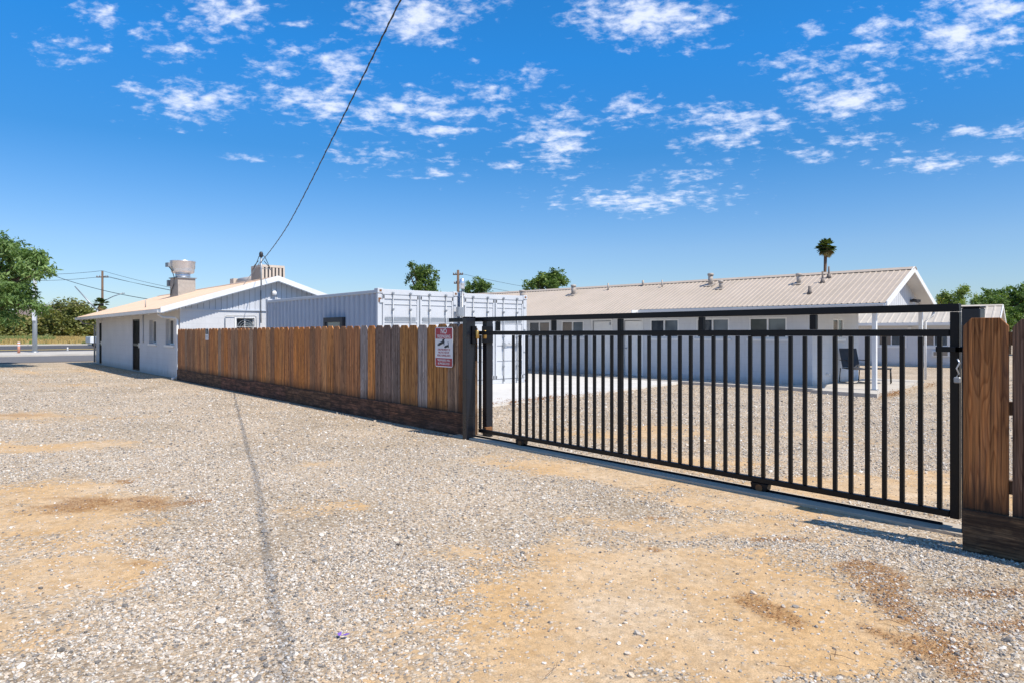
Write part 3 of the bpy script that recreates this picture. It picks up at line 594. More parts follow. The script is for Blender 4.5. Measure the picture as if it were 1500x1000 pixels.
hel = [p+Vector((0, cos(i*1.3)*.011, sin(i*1.3)*.011)) for i, p in enumerate(sp_)]
b.tube(hel, .006, 5); tag(b.build('overhead_cable', M['cable']), 'single black twisted cable rising overhead from the roof mast', 'cable')

# ================================================================== CONTAINERS
def container(loc, L_, label, first):
    t = empty('shipping_container', loc, 0, label, 'shipping container', 'shipping containers'); W_, H_ = 2.44, 2.55
    # local: door end at x=0 facing +x, side y=0 facing -y, length to -L_
    def side(y0, s):
        b = MB(); pr = []; x = -L_+.12; p = .28
        while x < -.14:
            pr += [(x, 0), (x+.07, 0), (x+.105, .05), (x+.205, .05), (x+.24, 0)]; x += p
        pr = [q for q in pr if q[0] <= -.1]; pr.append((-.1, 0))
        lo = [b.bm.verts.new((x, y0+s*(.02+h), .15)) for x, h in pr]; hi = [b.bm.verts.new((x, y0+s*(.02+h), H_-.1)) for x, h in pr]
        for i in range(len(pr)-1): b.bm.faces.new([lo[i], lo[i+1], hi[i+1], hi[i]])
        return b.build('side_panel', M['cont_shade'], t)
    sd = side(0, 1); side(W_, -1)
    b = MB()
    for y in (0, W_-.1):
        b.box(-L_, 0, y, y+.1, 0, .15); b.box(-L_, 0, y, y+.08, H_-.1, H_-.02)
    for x in (-L_, -.1):
        for y in (0, W_-.12): b.box(x, x+.1, y, y+.12, .15, H_-.1)
    b.box(-.1, 0, .1, W_-.1, 0, .12); b.box(-.12, .0, .08, W_-.08, H_-.13, H_-.0); b.box(-L_, -L_+.1, .1, W_-.1, 0, .15); b.box(-L_, -L_+.1, .08, W_-.08, H_-.1, H_-.02)
    b.build('frame', M['cont'], t, .006)
    b = MB(); b.box(-L_+.1, -.1, .07, W_-.07, H_-.05, H_-.03); b.build('roof_panel', M['cont'], t)
    b = MB(); b.box(-L_+.02, -L_+.06, .1, W_-.1, .15, H_-.1); b.build('end_panel', M['cont'], t)
    for x in (-L_, -.16):
        for y in (-.01, W_-.15):
            for z in (0, H_-.1):
                c = MB(); c.box(x-.005, x+.18, y, y+.16, z-.003, z+.12); k = c.build('corner_casting', M['cont'], t, .008)
                if x > -1: h = MB(); h.box(x+.181, x+.186, y+.05, y+.11, z+.035, z+.085); h.build('casting_hole', M['rust'], k)
    # doors
    for j, (y0, y1) in enumerate(((.13, W_/2-.012), (W_/2+.012, W_-.13))):
        b = MB(); b.box(-.05, -.015, y0, y1, .13, H_-.14); 
        zz = [(.2, .52), (.62, 1.16), (1.26, 1.62), (1.72, 2.20)]
        for z0, z1 in ((.15, .24), (H_-.24, H_-.15)): b.box(-.015, .01, y0+.02, y1-.02, z0, z1)
        for z0, z1 in ((.66, .70), (1.10, 1.3), (1.72, 1.76), (H_-.38, H_-.36)): b.box(-.015, .004, y0+.04, y1-.04, z0, z1)
        b.box(-.015, .01, y0+.01, y0+.06, .15, H_-.15); b.box(-.015, .01, y1-.06, y1-.01, .15, H_-.15)
        d = b.build('door', M['cont'], t, .003)
        g = MB(); e = .012
        g.box(-.03, -.005, y0-e, y0, .12, H_-.14); g.box(-.03, -.005, y1, y1+e*.9, .12, H_-.14); g.box(-.03, -.005, y0, y1, H_-.14, H_-.13); g.box(-.03, -.005, y0, y1, .12, .13)
        for z in (1.74,): g.box(.0045, .007, y0+.08, y1-.1, z, z+.11)
        g.build('gasket', M['contseal'] if False else M['zinc'], d)
        for f in (.27, .75):
            yy = y0+(y1-y0)*f
            r = MB(); r.tube([(.035, yy, .06), (.035, yy, H_-.06)], .014, 8)
            for z in (.09, .5, 1.35, 2.05, H_-.1): r.box(.0, .06, yy-.025, yy+.025, z-.022, z+.022)
            rod = r.build('lock_rod', M['zinc'], d)
            hnd = MB(); hnd.tube([(.055, yy, 1.12), (.065, yy+(.36 if f < .5 else -.36), 1.17)], .012, 6); hnd.box(.0, .07, yy-.03, yy+.03, 1.05, 1.19); hnd.build('lock_handle', M['zinc'], rod)
        for z in (.3, .95, 1.6, 2.25):
            yh = y0-.03 if j == 0 else y1+.03
            r = MB(); r.box(-.01, .03, yh-.05, yh+.05, z-.04, z+.04); r.build('hinge', M['cont'], d)
    if first:
        b = MB(); x0, x1, z0, z1 = -2.97, -1.8, 1.0, 1.88
        b.box(x0, x1, -.06, .05, z1-.13, z1); b.box(x0, x1, -.06, .05, z0, z0+.1); b.box(x0, x0+.12, -.06, .05, z0+.1, z1-.13); b.box(x1-.14, x1, -.06, .05, z0+.1, z1-.13)
        w = b.build('window_frame', M['dark'], t); p = MB(); p.box(x0+.12, x1-.14, -.02, .0, z0+.1, z1-.13); p.build('pane', M['glass2'], w)
        b = MB(); b.box(-.0, .012, .02, .1, H_-.33, H_-.22); b.build('data_plate', M['rust'], t)
        b = MB(); b.tube([(-6.7, -.015, 2.2), (-6.7, -.015, 2.36)], .01, 5); b.build('hook', M['zinc'], t)
    return t
container((-15.1, 8.45, .05), 7.45, 'white container nearer the fence with a dark framed side window', True)
container((-15.25, 11.1, .05), 6.9, 'white container behind, closer to the long tan roofed building', False)
b = MB(); b.tube([(-15.02, 10.98, .0), (-15.02, 10.98, 3.05)], .035, 8); b.build
pp = empty('meter_post', (-15.0, 10.98, 0), 0, 'slim grey electrical post with boxes between the two containers', 'electrical post')
b.bm.free(); b = MB(); b.tube([(0, 0, 0), (0, 0, 2.75)], .03, 8); b.build('post', M['zinc'], pp)
b = MB(); b.box(-.02, .1, -.2, -.02, 1.95, 2.2); b.build('meter_box', M['zinc'], pp, .01)
b = MB(); b.lathe([(.07, 0), (.07, .25), (.03, .28)], (.02, -.02, 2.7), 12); b.build('weather_head', M['steel'], pp)

# ================================================================== PICKET FENCES
TONES = [tuple(v*k for v, k in zip(t, (2.15, 1.8, 1.38))) for t in [(.30, .155, .07), (.34, .165, .06), (.27, .15, .085), (.24, .165, .12), (.22, .17, .14), (.36, .19, .08), (.28, .16, .09), (.19, .12, .08), (.33, .2, .11), (.25, .2, .17)]]
def picket(parent, x, w, y, z0, z1, tone, lean=0, th=.016):
    b = MB(); c = .052*w/.28; zc = .055
    b.prism([(x, z0), (x+w, z0), (x+w, z1-zc), (x+w-c, z1), (x+c, z1), (x, z1-zc)], y, y+th, 'y')
    o = b.build('picket', M['wood'], parent, .003); o.color = (*tone, 1)
    o.rotation_euler = (0, 0, 0); return o
def fence(loc, rz, n, pitch, w, zb, zt, label, group, tones, zb2=None):
    t = empty('picket_fence', loc, rz, label, 'fence', group); zb2 = zb if zb2 is None else zb2
    x = 0
    for i in range(n):
        f = i/max(1, n-1); ww = w*(1+random.uniform(-.035, .035)); pz = random.uniform(-.006, .006)
        picket(t, x+random.uniform(0, .006), ww, random.choice((0, .001, .002, -.0015)), zb+(zb2-zb)*f-.04, zt+pz, tones[i]); x += pitch
    L_ = x
    nb = max(1, round(L_/2.4))
    for i in range(nb):
        b = MB(); b.box(L_*i/nb+.003, L_*(i+1)/nb-.003, -.024, -.003, -.14, max(zb, zb2)-.0+random.uniform(-.006, .006)-.015); o = b.build('kickboard', M['kick'], t, .003); o.color = (random.uniform(.19, .25), random.uniform(.115, .135), random.uniform(.075, .085), 1)
    for z in (.42, .95, zt-.18):
        b = MB(); b.box(0, L_, .018, .06, z, z+.09); o = b.build('rail', M['wood'], t); o.color = (.2, .12, .07, 1)
    np_ = max(2, round(L_/2.4)+1)
    for i in range(np_):
        b = MB(); xx = .05+(L_-.14)*i/(np_-1); b.box(xx, xx+.09, .062, .152, -.2, zt-.06); o = b.build('fence_post', M['wood'], t); o.color = (.2, .13, .08, 1)
    return t
random.seed(21)
nL = 57; tl = [random.choice(TONES) for _ in range(nL)]
grey = (.44, .39, .37); tl[-12] = grey; tl[-8] = grey; tl[-11] = TONES[5]; tl[-10] = (.28, .2, .16); tl[-9] = (.27, .2, .17); tl[-7] = (.54, .27, .09); tl[-6] = (.5, .25, .09)
tl[-1] = (.3, .14, .06); tl[-2] = (.42, .29, .2); tl[-3] = (.55, .28, .1); tl[-4] = (.54, .26, .08); tl[-5] = (.48, .43, .41); tl[-8] = (.28, .22, .19)
fence((-24.06, 6.12, 0), radians(-.55), nL, 16.08/nL, 16.08/nL-.006, .22, 1.635, 'long weathered brown picket fence running from the grey building to the gate', 'wooden picket fences', tl, .34)
fence((-1.597, 5.5, 0), 0, 9, .283, .267, .30, 1.60, 'short dark brown picket fence at the right edge beside the gate', 'wooden picket fences', [(.40, .18, .068), (.23, .14, .095), (.36, .18, .08), (.3, .18, .11)]+[random.choice(TONES) for _ in range(5)])

# ================================================================== GATE
GT = empty('sliding_gate', (-1.76, 6.0, 0), 0, 'black steel bar sliding gate between the two wooden fences', 'gate')
XL = -6.02
def bar(name, *a, bev=.004): b = MB(); b.box(*a); return b.build(name, M['black'], GT, bev)
bar('bottom_rail', XL, -.066, -.025, .025, .085, .135)
bar('middle_rail', XL, -.066, -.025, .025, 1.475, 1.53)
bar('top_rail', -6.75, 0, -.028, .028, 1.665, 1.725)
bar('end_upright', -.062, 0, -.03, .03, .08, 1.662)
bar('upright', XL+.14-.14, XL+.03, -.02, .02, .138, 1.472)
for i in range(39):
    x = -.135*i-.14
    bar('baluster', x-.0165, x+.0165, -.0165, .0165, .137, 1.473, bev=.003)
bar('upright', -3.41, -3.355, -.027, .027, .137, 1.663)
for px in (-7.36, -6.24, -4.06, -2.9):
    bar('spacer', px+1.76-.028, px+1.76+.028, -.025, .025, 1.532, 1.663)
for px in (-6.86, -3.41):
    b = MB(); x = px+1.76; b.prism([(x-.09, .083), (x+.09, .083), (x+.08, .03), (x+.03, -.0), (x-.03, -.0), (x-.08, .03)], -.035, .035, 'y'); k = b.build('roller_bracket', M['black'], GT, .003)
    b = MB(); b.tube([(x, -.04, .04), (x, .04, .04)], .035, 14); b.build('roller', M['rust'], k)
TR = empty('gate_track', (-1.6, 6.0, 0), 0, 'black angle track on a narrow concrete strip under the gate', 'gate track')
b = MB(); b.box(-6.6, .15, -.17, .11, -.1, .012); b.build('concrete_strip', M['strip'], TR, .004)
b = MB(); b.prism([(-.02, .013), (.02, .013), (0, .032)], -6.4, -.28, 'x'); b.build('track_angle', M['black'], TR)
def post(name, loc, label, wx, wy, h, cap=True):
    t = empty(name, loc, 0, label, 'gate post', 'black steel gate posts'); b = MB(); b.box(-wx/2, wx/2, -wy/2, wy/2, -.1, h); b.build('post_tube', M['postpaint'], t, .006)
    b = MB(); b.box(-wx/2-.003, wx/2+.003, -wy/2-.003, wy/2+.003, h+.001, h+.012); b.build('cap', M['black'], t, .003); return t
p1 = post('gate_post', (-7.86, 5.87, 0), 'thick black post at the end of the long wooden fence', .1, .16, 1.72)
b = MB(); b.box(.052, .085, .0, .08, 1.35, 1.6); k = b.build('guide_bracket', M['black'], p1, .004)
b = MB(); b.lathe([(.02, -.06), (.028, -.05), (.028, .05), (.02, .06)], (.1, .075, 1.48), 12); b.build('guide_roller', M['brass'], k)
p2 = post('gate_post', (-7.87, 6.22, 0), 'thin black post behind the gate beside the end of the long fence', .1, .12, 1.71)
b = MB(); b.box(.05, .08, -.15, .04, 1.36, 1.6); k = b.build('guide_bracket', M['black'], p2, .004)
b = MB(); b.lathe([(.02, -.06), (.028, -.05), (.028, .05), (.02, .06)], (.1, -.13, 1.48), 12); b.build('guide_roller', M['brass'], k)
b = MB(); b.box(.05, .09, -.1, .02, .05, .14); b.build('lower_guide', M['rust'], p2, .004)
p3 = post('gate_post', (-1.655, 5.93, 0), 'black latch post partly hidden behind the short right fence', .12, .12, 1.685)
b = MB(); b.box(-.22, -.06, -.1, -.075, 1.36, 1.40); b.box(-.09, -.06, -.1, .0, 1.36, 1.40); b.build('latch_bar', M['black'], p3, .003)
b = MB(); b.tube([(-.08, -.08, 1.31), (-.065, -.08, 1.28), (-.085, -.08, 1.24), (-.07, -.08, 1.2), (-.09, -.08, 1.17)], .006, 6); b.build('chain', M['steel'], p3)
b = MB(); b.box(-.1, -.055, -.1, -.07, 1.13, 1.175); b.build('padlock', M['zinc'], p3, .006)

# signs
def text(body, x, z, size, mat, parent, y=-.004, name='lettering', wide=1., bold=0.):
    cu = bpy.data.curves.new(name, 'FONT'); cu.body = body; cu.size = size; cu.align_x = 'CENTER'; cu.align_y = 'CENTER'; cu.extrude = .0006; cu.offset = bold
    o = bpy.data.objects.new('tmp', cu); COL.objects.link(o); dg = bpy.context.evaluated_depsgraph_get(); dg.update()
    me = bpy.data.meshes.new_from_object(o.evaluated_get(dg)); bpy.data.objects.remove(o)
    me.materials.clear(); q = link(name, me, mat, parent); q.location = (x, y, z); q.rotation_euler = (pi/2, 0, 0); q.scale = (wide, 1, 1); return q
def rrect(w, h, r, n=5):
    P = []
    for cx, cz, a0 in ((w/2-r, h/2-r, 0), (-w/2+r, h/2-r, pi/2), (-w/2+r, -h/2+r, pi), (w/2-r, -h/2+r, 1.5*pi)):
        for k in range(n+1): a = a0+pi/2*k/n; P.append((cx+r*cos(a), cz+r*sin(a)))
    return P
SG = empty('warning_sign', (-8.585, 5.938, 1.29), radians(-.55), 'red and white NO TRESPASSING sign with cameras near the gate post', 'sign')
SW, SH = .475, .60
b = MB(); b.prism(rrect(SW, SH, .04), -.003, .002, 'y'); b.build('sign_plate', M['signwhite'], SG)
b = MB(); b.prism([(-.222, .125), (.222, .125), (.222, .285), (-.222, .285)], -.0045, -.0031, 'y'); b.prism([(-.222, -.285), (.222, -.285), (.222, -.165), (-.222, -.165)], -.0045, -.0031, 'y'); b.build('red_panel', M['signred'], SG)
text('NO', 0, .235, .105, M['signwhite'], SG, -.0055, bold=.002); text('TRESPASSING', 0, .157, .066, M['signwhite'], SG, -.0055, wide=.92, bold=.001)
for i, s_ in enumerate(('THIS PROPERTY IS', 'PROTECTED BY', 'VIDEO SURVEILLANCE')): text(s_, 0, -.038-i*.044, .042, M['signblack' if i == 3 else 'signred'], SG, -.0042, wide=(.98, 1., .86)[i], bold=.0005)
text('TRESPASSERS WILL', 0, -.198, .044, M['signwhite'], SG, -.0055, wide=.95, bold=.0006); text('BE PROSECUTED', 0, -.248, .044, M['signwhite'], SG, -.0055, wide=.95, bold=.0006)
b = MB(); R1 = Matrix.Translation((-.05, 0, .065)) @ Matrix.Rotation(radians(-18), 4, 'Y')
b.box(-.09, .07, -.0052, -.0032, -.02, .022, R1); b.box(-.12, -.095, -.0052, -.0032, -.012, .014, R1); b.box(.02, .09, -.0052, -.0033, .022, .04, R1); b.box(.04, .055, -.0052, -.0033, -.05, -.02, R1)
R2 = Matrix.Translation((.09, 0, .015)) @ Matrix.Rotation(radians(-12), 4, 'Y')
b.box(-.06, .03, -.0052, -.0032, -.016, .018, R2); b.box(-.075, -.062, -.0052, -.0032, -.01, .01, R2); b.box(.032, .044, -.0052, -.0032, -.03, .06, R2); b.build('camera_symbol', M['signblack'], SG)
SM = empty('notice_plate', (-20.8, 6.08, 1.47), radians(-.55), 'small black and white notice plate high on the far part of the long fence', 'sign')
b = MB(); b.prism(rrect(.30, .33, .02), -.004, .002, 'y'); b.build('sign_plate', M['signwhite'], SM)
b = MB(); b.prism([(-.13, .0), (.13, .0), (.13, .15), (-.13, .15)], -.006, -.0045, 'y'); b.build('black_panel', M['signblack'], SM)
b = MB(); b.box(-.012, .012, -.0075, -.0062, .03, .125); b.build('white_mark', M['signwhite'], SM)
b = MB(); [b.box(-.11, .11, -.006, -.0045, z, z+.018) for z in (-.05, -.09, -.13)]; b.build('text_line', M['zinc'], SM)

# ================================================================== RIGHT BUILDING
RB = empty('tan_roof_building', (-6.82, 17.92, 0), radians(4.49), 'long grey building with a tan ribbed roof and a covered patio behind the gate', 'building')
ez, rzz, half = 2.25, 3.26, 2.33; s2 = (rzz-ez)/half; XW = -2.05; BL = -24.; W0, W1 = .6, 4.2
def rz2(y): return ez+y*s2 if y < half else rzz-(y-half)*s2
o = (BL, W0, 0); off = -BL
wins = [(-12.78, -11.69, 1.35, 1.94), (-11.12, -10.07, 1.35, 1.94), (-7.28, -6.21, 1.35, 1.95), (-5.59, -4.49, 1.35, 1.95), (-3.87, -2.75, 1.35, 1.95)]
drs = [(-9.66, -8.85, .1, 1.93), (-8.32, -7.6, .1, 1.93)]
hl = [(a+off, c+off, z0, z1) for a, c, z0, z1 in wins]+[(a+off, c+off, z0, z1) for a, c, z0, z1 in drs]
b = MB(); wall(b, o, (1, 0, 0), XW-BL, ez+.2, hl, .1, (0, -1, 0))
ph = [(2.09-W0, 2.92-W0, 1.34, 1.92)]
wall(b, (XW, W0, 0), (0, 1, 0), W1-W0, ez+.02, ph, .1, (1, 0, 0))
b.quad((XW, W1, 0), (BL, W1, 0), (BL, W1, ez+.2), (XW, W1, ez+.2)); b.quad((BL, W1, 0), (BL, W0, 0), (BL, W0, ez+.2), (BL, W1, ez+.2))
b.build('wall', M['wall2'], RB)
for x in (BL, -.42):
    b = MB(); b.prism([(.0, ez-.03), (2*half, ez-.03), (half, rzz-.06)], x, x+.04, 'x'); b.build('gable_boards', M['vboard'], RB)
b = MB(); b.box(BL, -.42, .05, 2*half-.05, ez-.08, ez-.05); b.build('patio_ceiling', M['soffit'], RB)
xs_ = -7.3
b = MB(); ribbed(b, xs_, 0, 0, ez, half, rzz, .15, .013, .028); ribbed(b, BL-.4, xs_, -.39, ez-.39*s2, half, rzz, .15, .013, .028); ribbed(b, BL-.4, 0, 2*half, ez, half, rzz, .23)
rf = b.build('roof', M['roofR'], RB)
b = MB(); t_ = .028; yy = .15
b.prism([(half-yy, rzz-yy*s2+t_), (half, rzz+t_+.01), (half+yy, rzz-yy*s2+t_), (half+yy, rzz-yy*s2+t_-.005), (half, rzz+t_+.004), (half-yy, rzz-yy*s2+t_-.005)], BL-.4, .02, 'x'); b.build('ridge_cap', M['roofR'], rf)
b = MB(); b.prism([(.0, ez-.03), (half, rzz-.03), (2*half, ez-.03), (2*half, ez-.06), (half, rzz-.06), (0, ez-.06)], BL-.38, -.03, 'x'); b.prism([(-.37, ez-.40*s2-.0), (.0, ez-.03), (.0, ez-.06), (-.37, ez-.40*s2-.03)], BL-.38, xs_, 'x'); b.build('roof_deck', M['soffit'], rf)
b = MB(); b.prism([(-.0, ez+.03), (half, rzz+.04), (2*half, ez+.03), (2*half, ez-.12), (half, rzz-.11), (0, ez-.12)], -.028, .0, 'x'); b.build('rake_board', M['trim'], rf)
b = MB(); b.box(xs_, -.03, -.02, .0, ez-.17, ez-.01); b.box(xs_-.02, xs_, -.4, .0, ez-.2, ez-.02); b.build('fascia', M['trim'], rf)
b = MB(); b.prism([(-.13, ez-.03), (-.12, ez-.04), (-.1, ez-.14), (-.022, ez-.14), (-.022, ez-.15), (-.11, ez-.15)], xs_+.05, -.05, 'x'); b.build('gutter', M['soffit'], rf)
b = MB(); b.box(xs_+.5, XW-.0, .04, W0, ez-.075, ez-.06); b.build('soffit', M['soffit'], rf)
for i, (a, c, z0, z1) in enumerate(wins): slider(RB, o, (1, 0, 0), (0, -1, 0), a+off, c+off, z0, z1, .05, .045, True, blind=(1, 0, None, None, None)[i])
slider(RB, (XW, W0, 0), (0, 1, 0), (1, 0, 0), *ph[0], .05, .045, True, blind=0)
for i, (a, c, z0, z1) in enumerate(drs):
    b = MB(); b.box(a+.02, c-.02, W0+.03, W0+.07, z0, z1-.02); d = b.build('door', M['trim'], RB, .003)
    b = MB(); b.box(a-.05, a-.002, W0-.02, W0+.02, z0, z1+.05); b.box(c+.002, c+.05, W0-.02, W0+.02, z0, z1+.05); b.box(a-.002, c+.002, W0-.02, W0+.02, z1+.002, z1+.05); b.build('door_frame', M['trim'], d)
    b = MB(); b.lathe([(.025, 0), (.03, .03), (.015, .05)], (a+.1, W0-.03, .98), 10); b.tube([(a+.1, W0-.04, 1.0), (a+.1, W0+.03, 1.0)], .014, 8); b.build('handle', M['zinc'], d)
    if i == 0: b = MB(); b.box(c-.1, c-.04, W0-.0, W0+.03, 1.78, 1.86); b.build('door_closer', M['zinc'], d)
    else: b = MB(); b.box(a+.08, a+.38, W0+.022, W0+.03, 1.5, 1.53); b.build('door_label', M['signred'], d)
b = MB(); b.tube([(XW+.0, 1.58, .36), (XW+.08, 1.58, .36), (XW+.1, 1.58, .3)], .018, 6); b.tube([(XW+.1, 1.54, .36), (XW+.1, 1.62, .36)], .012, 6); b.build('hose_tap', M['trim'], RB)
b = MB(); b.box(XW, XW+.02, 1.05, 1.17, .33, .4); b.build('wall_outlet', M['zinc'], RB)
for x, y in ((-.35, .2), (-.35, 4.25)):
    b = MB(); b.box(x-.05, x+.05, y-.05, y+.05, .06, ez-.08); p = b.build('patio_post', M['trim'], RB, .004)
    b = MB(); b.box(x-.075, x+.075, y-.075, y+.075, .06, .1); b.build('post_base', M['zinc'], p)
    if y < 1: b = MB(); b.prism([(x-.05, ez-.09), (x-.2, ez-.09), (x-.05, ez-.24)], y-.03, y+.03, 'y'); b.build('bracket', M['trim'], p)
b = MB(); b.tube([(-.1, 4.6, ez-.12), (-.12, 4.55, ez-.25), (-.25, 4.33, ez-.42), (-.25, 4.33, .15)], .035, 8); b.build('downspout', M['soffit'], rf)
b = MB(); b.box(-.38, -.3, 3.3, 3.42, ez+.13, ez+.2); b.tube([(-.32, 3.36, ez+.18), (-.15, 3.24, ez+.14)], .045, 8); b.tube([(-.32, 3.4, ez+.18), (-.18, 3.52, ez+.16)], .04, 8); b.build('flood_lamp', M['dark'], RB)
for i, (x, y, r, h, kd) in enumerate(((-14.14,1.63,.12,.28,0),(-11.42,1.64,.1,.36,0),(-10.0,1.94,.03,.25,1),(-8.62,2.16,.04,.2,1),(-7.67,1.92,.025,.25,1),(-5.8,1.86,.09,.37,0),(-5.25,1.51,.07,.24,0),(-2.82,1.58,.075,.29,0),(-2.2,.8,.04,.2,2),(-2.15,1.59,.025,.32,2),(-2.11,1.95,.025,.32,2))):
    r = r*.85 if r > .05 else r; b = MB(); z = rz2(y); b.tube([(x, y, z-.02), (x, y, z+h)], r, 12)
    if kd == 0: b.lathe([(r+.02, h-.06), (r+.025, h-.0), (r, h+.02)], (x, y, z), 14); b.box(x-r*2.2, x+r*1.8, y-r*2, y+r*1.4, -.0, .012, Matrix.Translation((0, 0, z-.0)) @ Matrix.Translation((x, y, .02)) @ Matrix.Rotation(math.atan(s2), 4, 'X') @ Matrix.Translation((-x, -y, 0)))
    if kd == 2: b.lathe([(.09, -.03), (.05, .06), (r+.005, .12)], (x, y, z), 12)
    b.build('roof_vent', M['flash'] if kd == 2 else M['vent'], RB)
# walkway and patio slab of the right building (ground works)
def sheet_loc(name, root_loc, rz, poly, z, th, mat, label):
    b = MB(); b.prism(poly, z-th, z, 'z'); q = b.build(name, mat, None, .004); q.location = root_loc; q.rotation_euler = (0, 0, rz); return tag(q, label, kind='structure')
sheet_loc('walkway', (-6.82, 17.92, 0), radians(4.49), [(-24, -.42), (-1.53, -.42), (-1.53, .59), (-24, .59)], .072, .17, M['conc2'], 'narrow concrete walk along the grey wall')
sheet_loc('patio_slab', (-6.82, 17.92, 0), radians(4.49), [(-1.527, -.8), (.05, -.92), (-.5, 5.2), (-2.05, 5.3), (-2.05, .6), (-1.527, .6)], .076, .17, M['conc2'], 'concrete patio slab under the roof end')

# patio chair
CHAIRPOS, STOOLPOS = (-8.5, 20.05, .078), (-8.1, 20.75, .078)
PC = empty('patio_chair', CHAIRPOS, radians(-40), 'dark mesh patio armchair standing on the slab beside the wall', 'chair')
b = MB(); b.prism([(-.24, .42), (.26, .40), (.26, .425), (-.24, .445)], -.25, .25, 'y'); b.build('seat', M['dark'], PC, .004)
b = MB(); b.prism([(-.22, .45), (-.42, .98), (-.395, .99), (-.195, .46)], -.25, .25, 'y'); b.build('backrest', M['dark'], PC, .004)
for s in (-1, 1):
    b = MB(); y = .28*s; b.tube([(.27, y, .43), (.28, y, .02)], .014, 6); b.build('leg', M['black'], PC)
    b = MB(); b.tube([(-.27, y, .43), (-.33, y, .02)], .014, 6); b.build('leg', M['black'], PC)
    b = MB(); b.tube([(-.31, y, .66), (.1, y, .66), (.24, y, .62), (.27, y, .43)], .014, 6); b.build('armrest', M['black'], PC)
b = MB(); b.tube([(-.33, -.28, .03), (.3, -.28, .03), (.3, .28, .03), (-.33, .28, .03)], .012, 6); b.build('base_rail', M['black'], PC)
PT = empty('patio_stool', STOOLPOS, radians(18), 'low dark patio footstool beside the mesh armchair', 'footstool')
b = MB(); b.box(-.3, .3, -.24, .24, .40, .43); b.build('seat', M['dark'], PT, .005)
for x in (-.27, .27):
    for y in (-.21, .21): b = MB(); b.tube([(x, y, .4), (x*1.05, y*1.05, 0)], .014, 6); b.build('leg', M['black'], PT)

# ================================================================== THIRD BUILDING
C3 = empty('low_grey_building', (-9.1, 34.53, 0), radians(10.98), 'low grey building with a cream ribbed roof far behind the patio', 'building')
hl = [(-4.2, -3.14, .92, 1.60), (-2.5, -1.44, .92, 1.60)]; o3 = (-14, 0, 0)
b = MB(); wall(b, o3, (1, 0, 0), 14.2, 2.0, [(a+14, c+14, z0, z1) for a, c, z0, z1 in hl], .08, (0, -1, 0))
b.quad((.2, 0, 0), (.2, 4, 0), (.2, 4, 2.0), (.2, 0, 2.0)); b.quad((.2, 4, 0), (-14, 4, 0), (-14, 4, 2.), (.2, 4, 2.)); b.prism([(0, 1.99), (4, 1.99), (2, 2.66)], .15, .2, 'x'); b.build('wall', M['wall2'], C3)
for a, c, z0, z1 in hl: slider(C3, o3, (1, 0, 0), (0, -1, 0), a+14, c+14, z0, z1, .04, .04, False, trim=.09, blind=0)
b = MB(); ribbed(b, -14.4, .42, -.35, 1.96, 2, 2.74, .3); ribbed(b, -14.4, .42, 4.35, 1.96, 2, 2.74, .3); rf = b.build('roof', M['roof3'], C3)
b = MB(); b.box(-14.4, .42, -.4, -.36, 1.84, 1.97); b.prism([(-.35, 1.99), (2, 2.78), (4.35, 1.99), (4.35, 1.86), (2, 2.64), (-.35, 1.86)], .42, .45, 'x'); b.box(-14.4, .42, -.36, 0., 1.86, 1.88); b.build('fascia', M['trim'], rf)
b = MB(); b.prism([(1.85, 2.72), (2, 2.79), (2.15, 2.72), (2, 2.775)], -14.4, .43, 'x'); b.build('ridge_cap', M['roof3'], rf)
b = MB(); b.box(-2.05, -1.38, -.1, .0, .48, .72); w = b.build('air_conditioner', M['trim'], C3)
b = MB(); b.box(-1.98, -1.73, -.115, -.101, .52, .68); b.box(-1.68, -1.45, -.115, -.101, .52, .68); b.build('grille', M['curtain'], w)
b = MB(); b.box(-3.0, -2.85, -.1, 0, 1.66, 1.76); b.build('wall_lamp', M['trim'], C3)
b = MB(); b.box(-14, .3, -.12, .0, -.05, .06); b.build('footing', M['conc2'], C3)

# ================================================================== VEGETATION
def leaves(C, n_per, spread, size, droop=0., tone=None, aspect=2.2, seed=1, flat=.5):
    """leaf quads around clump centres C (k,3); returns V, F, tone"""
    rg = np.random.default_rng(seed); k = len(C); n = k*n_per
    ctr = np.repeat(C, n_per, 0)+rg.normal(0, 1, (n, 3))*np.array(spread)
    d = rg.normal(0, 1, (n, 3)); d[:, 2] = d[:, 2]*flat-droop; d /= np.linalg.norm(d, axis=1)[:, None]
    q = rg.normal(0, 1, (n, 3)); q -= (q*d).sum(1)[:, None]*d; q /= np.linalg.norm(q, axis=1)[:, None]
    s = size*np.exp(np.clip(rg.normal(0, .3, n), -.6, .45))[:, None]
    V = np.stack([ctr, ctr+d*s*.5+q*s*.5/aspect, ctr+d*s, ctr+d*s*.5-q*s*.5/aspect], 1).reshape(-1, 3)
    F = np.arange(n*4).reshape(n, 4)
    ct = np.repeat(rg.random(k), n_per) if tone is None else np.repeat(tone, n_per)
    t = np.clip(ct*.55+rg.random(n)*.5, 0, 1); return V, F, np.repeat(t, 4)
def crown_pts(blobs, n, seed):
    rg = np.random.default_rng(seed); out = []; w = np.array([b_[3]*b_[4]*b_[5] for b_ in blobs])**.67; w = w/w.sum()
    for b_, ww in zip(blobs, w):
        m = max(3, int(n*ww)); u = rg.normal(0, 1, (m, 3)); u /= np.linalg.norm(u, axis=1)[:, None]
        r = (1-.75*rg.random(m)**1.8)[:, None]; out.append(np.array(b_[:3])+u*r*np.array(b_[3:6]))
    return np.concatenate(out)
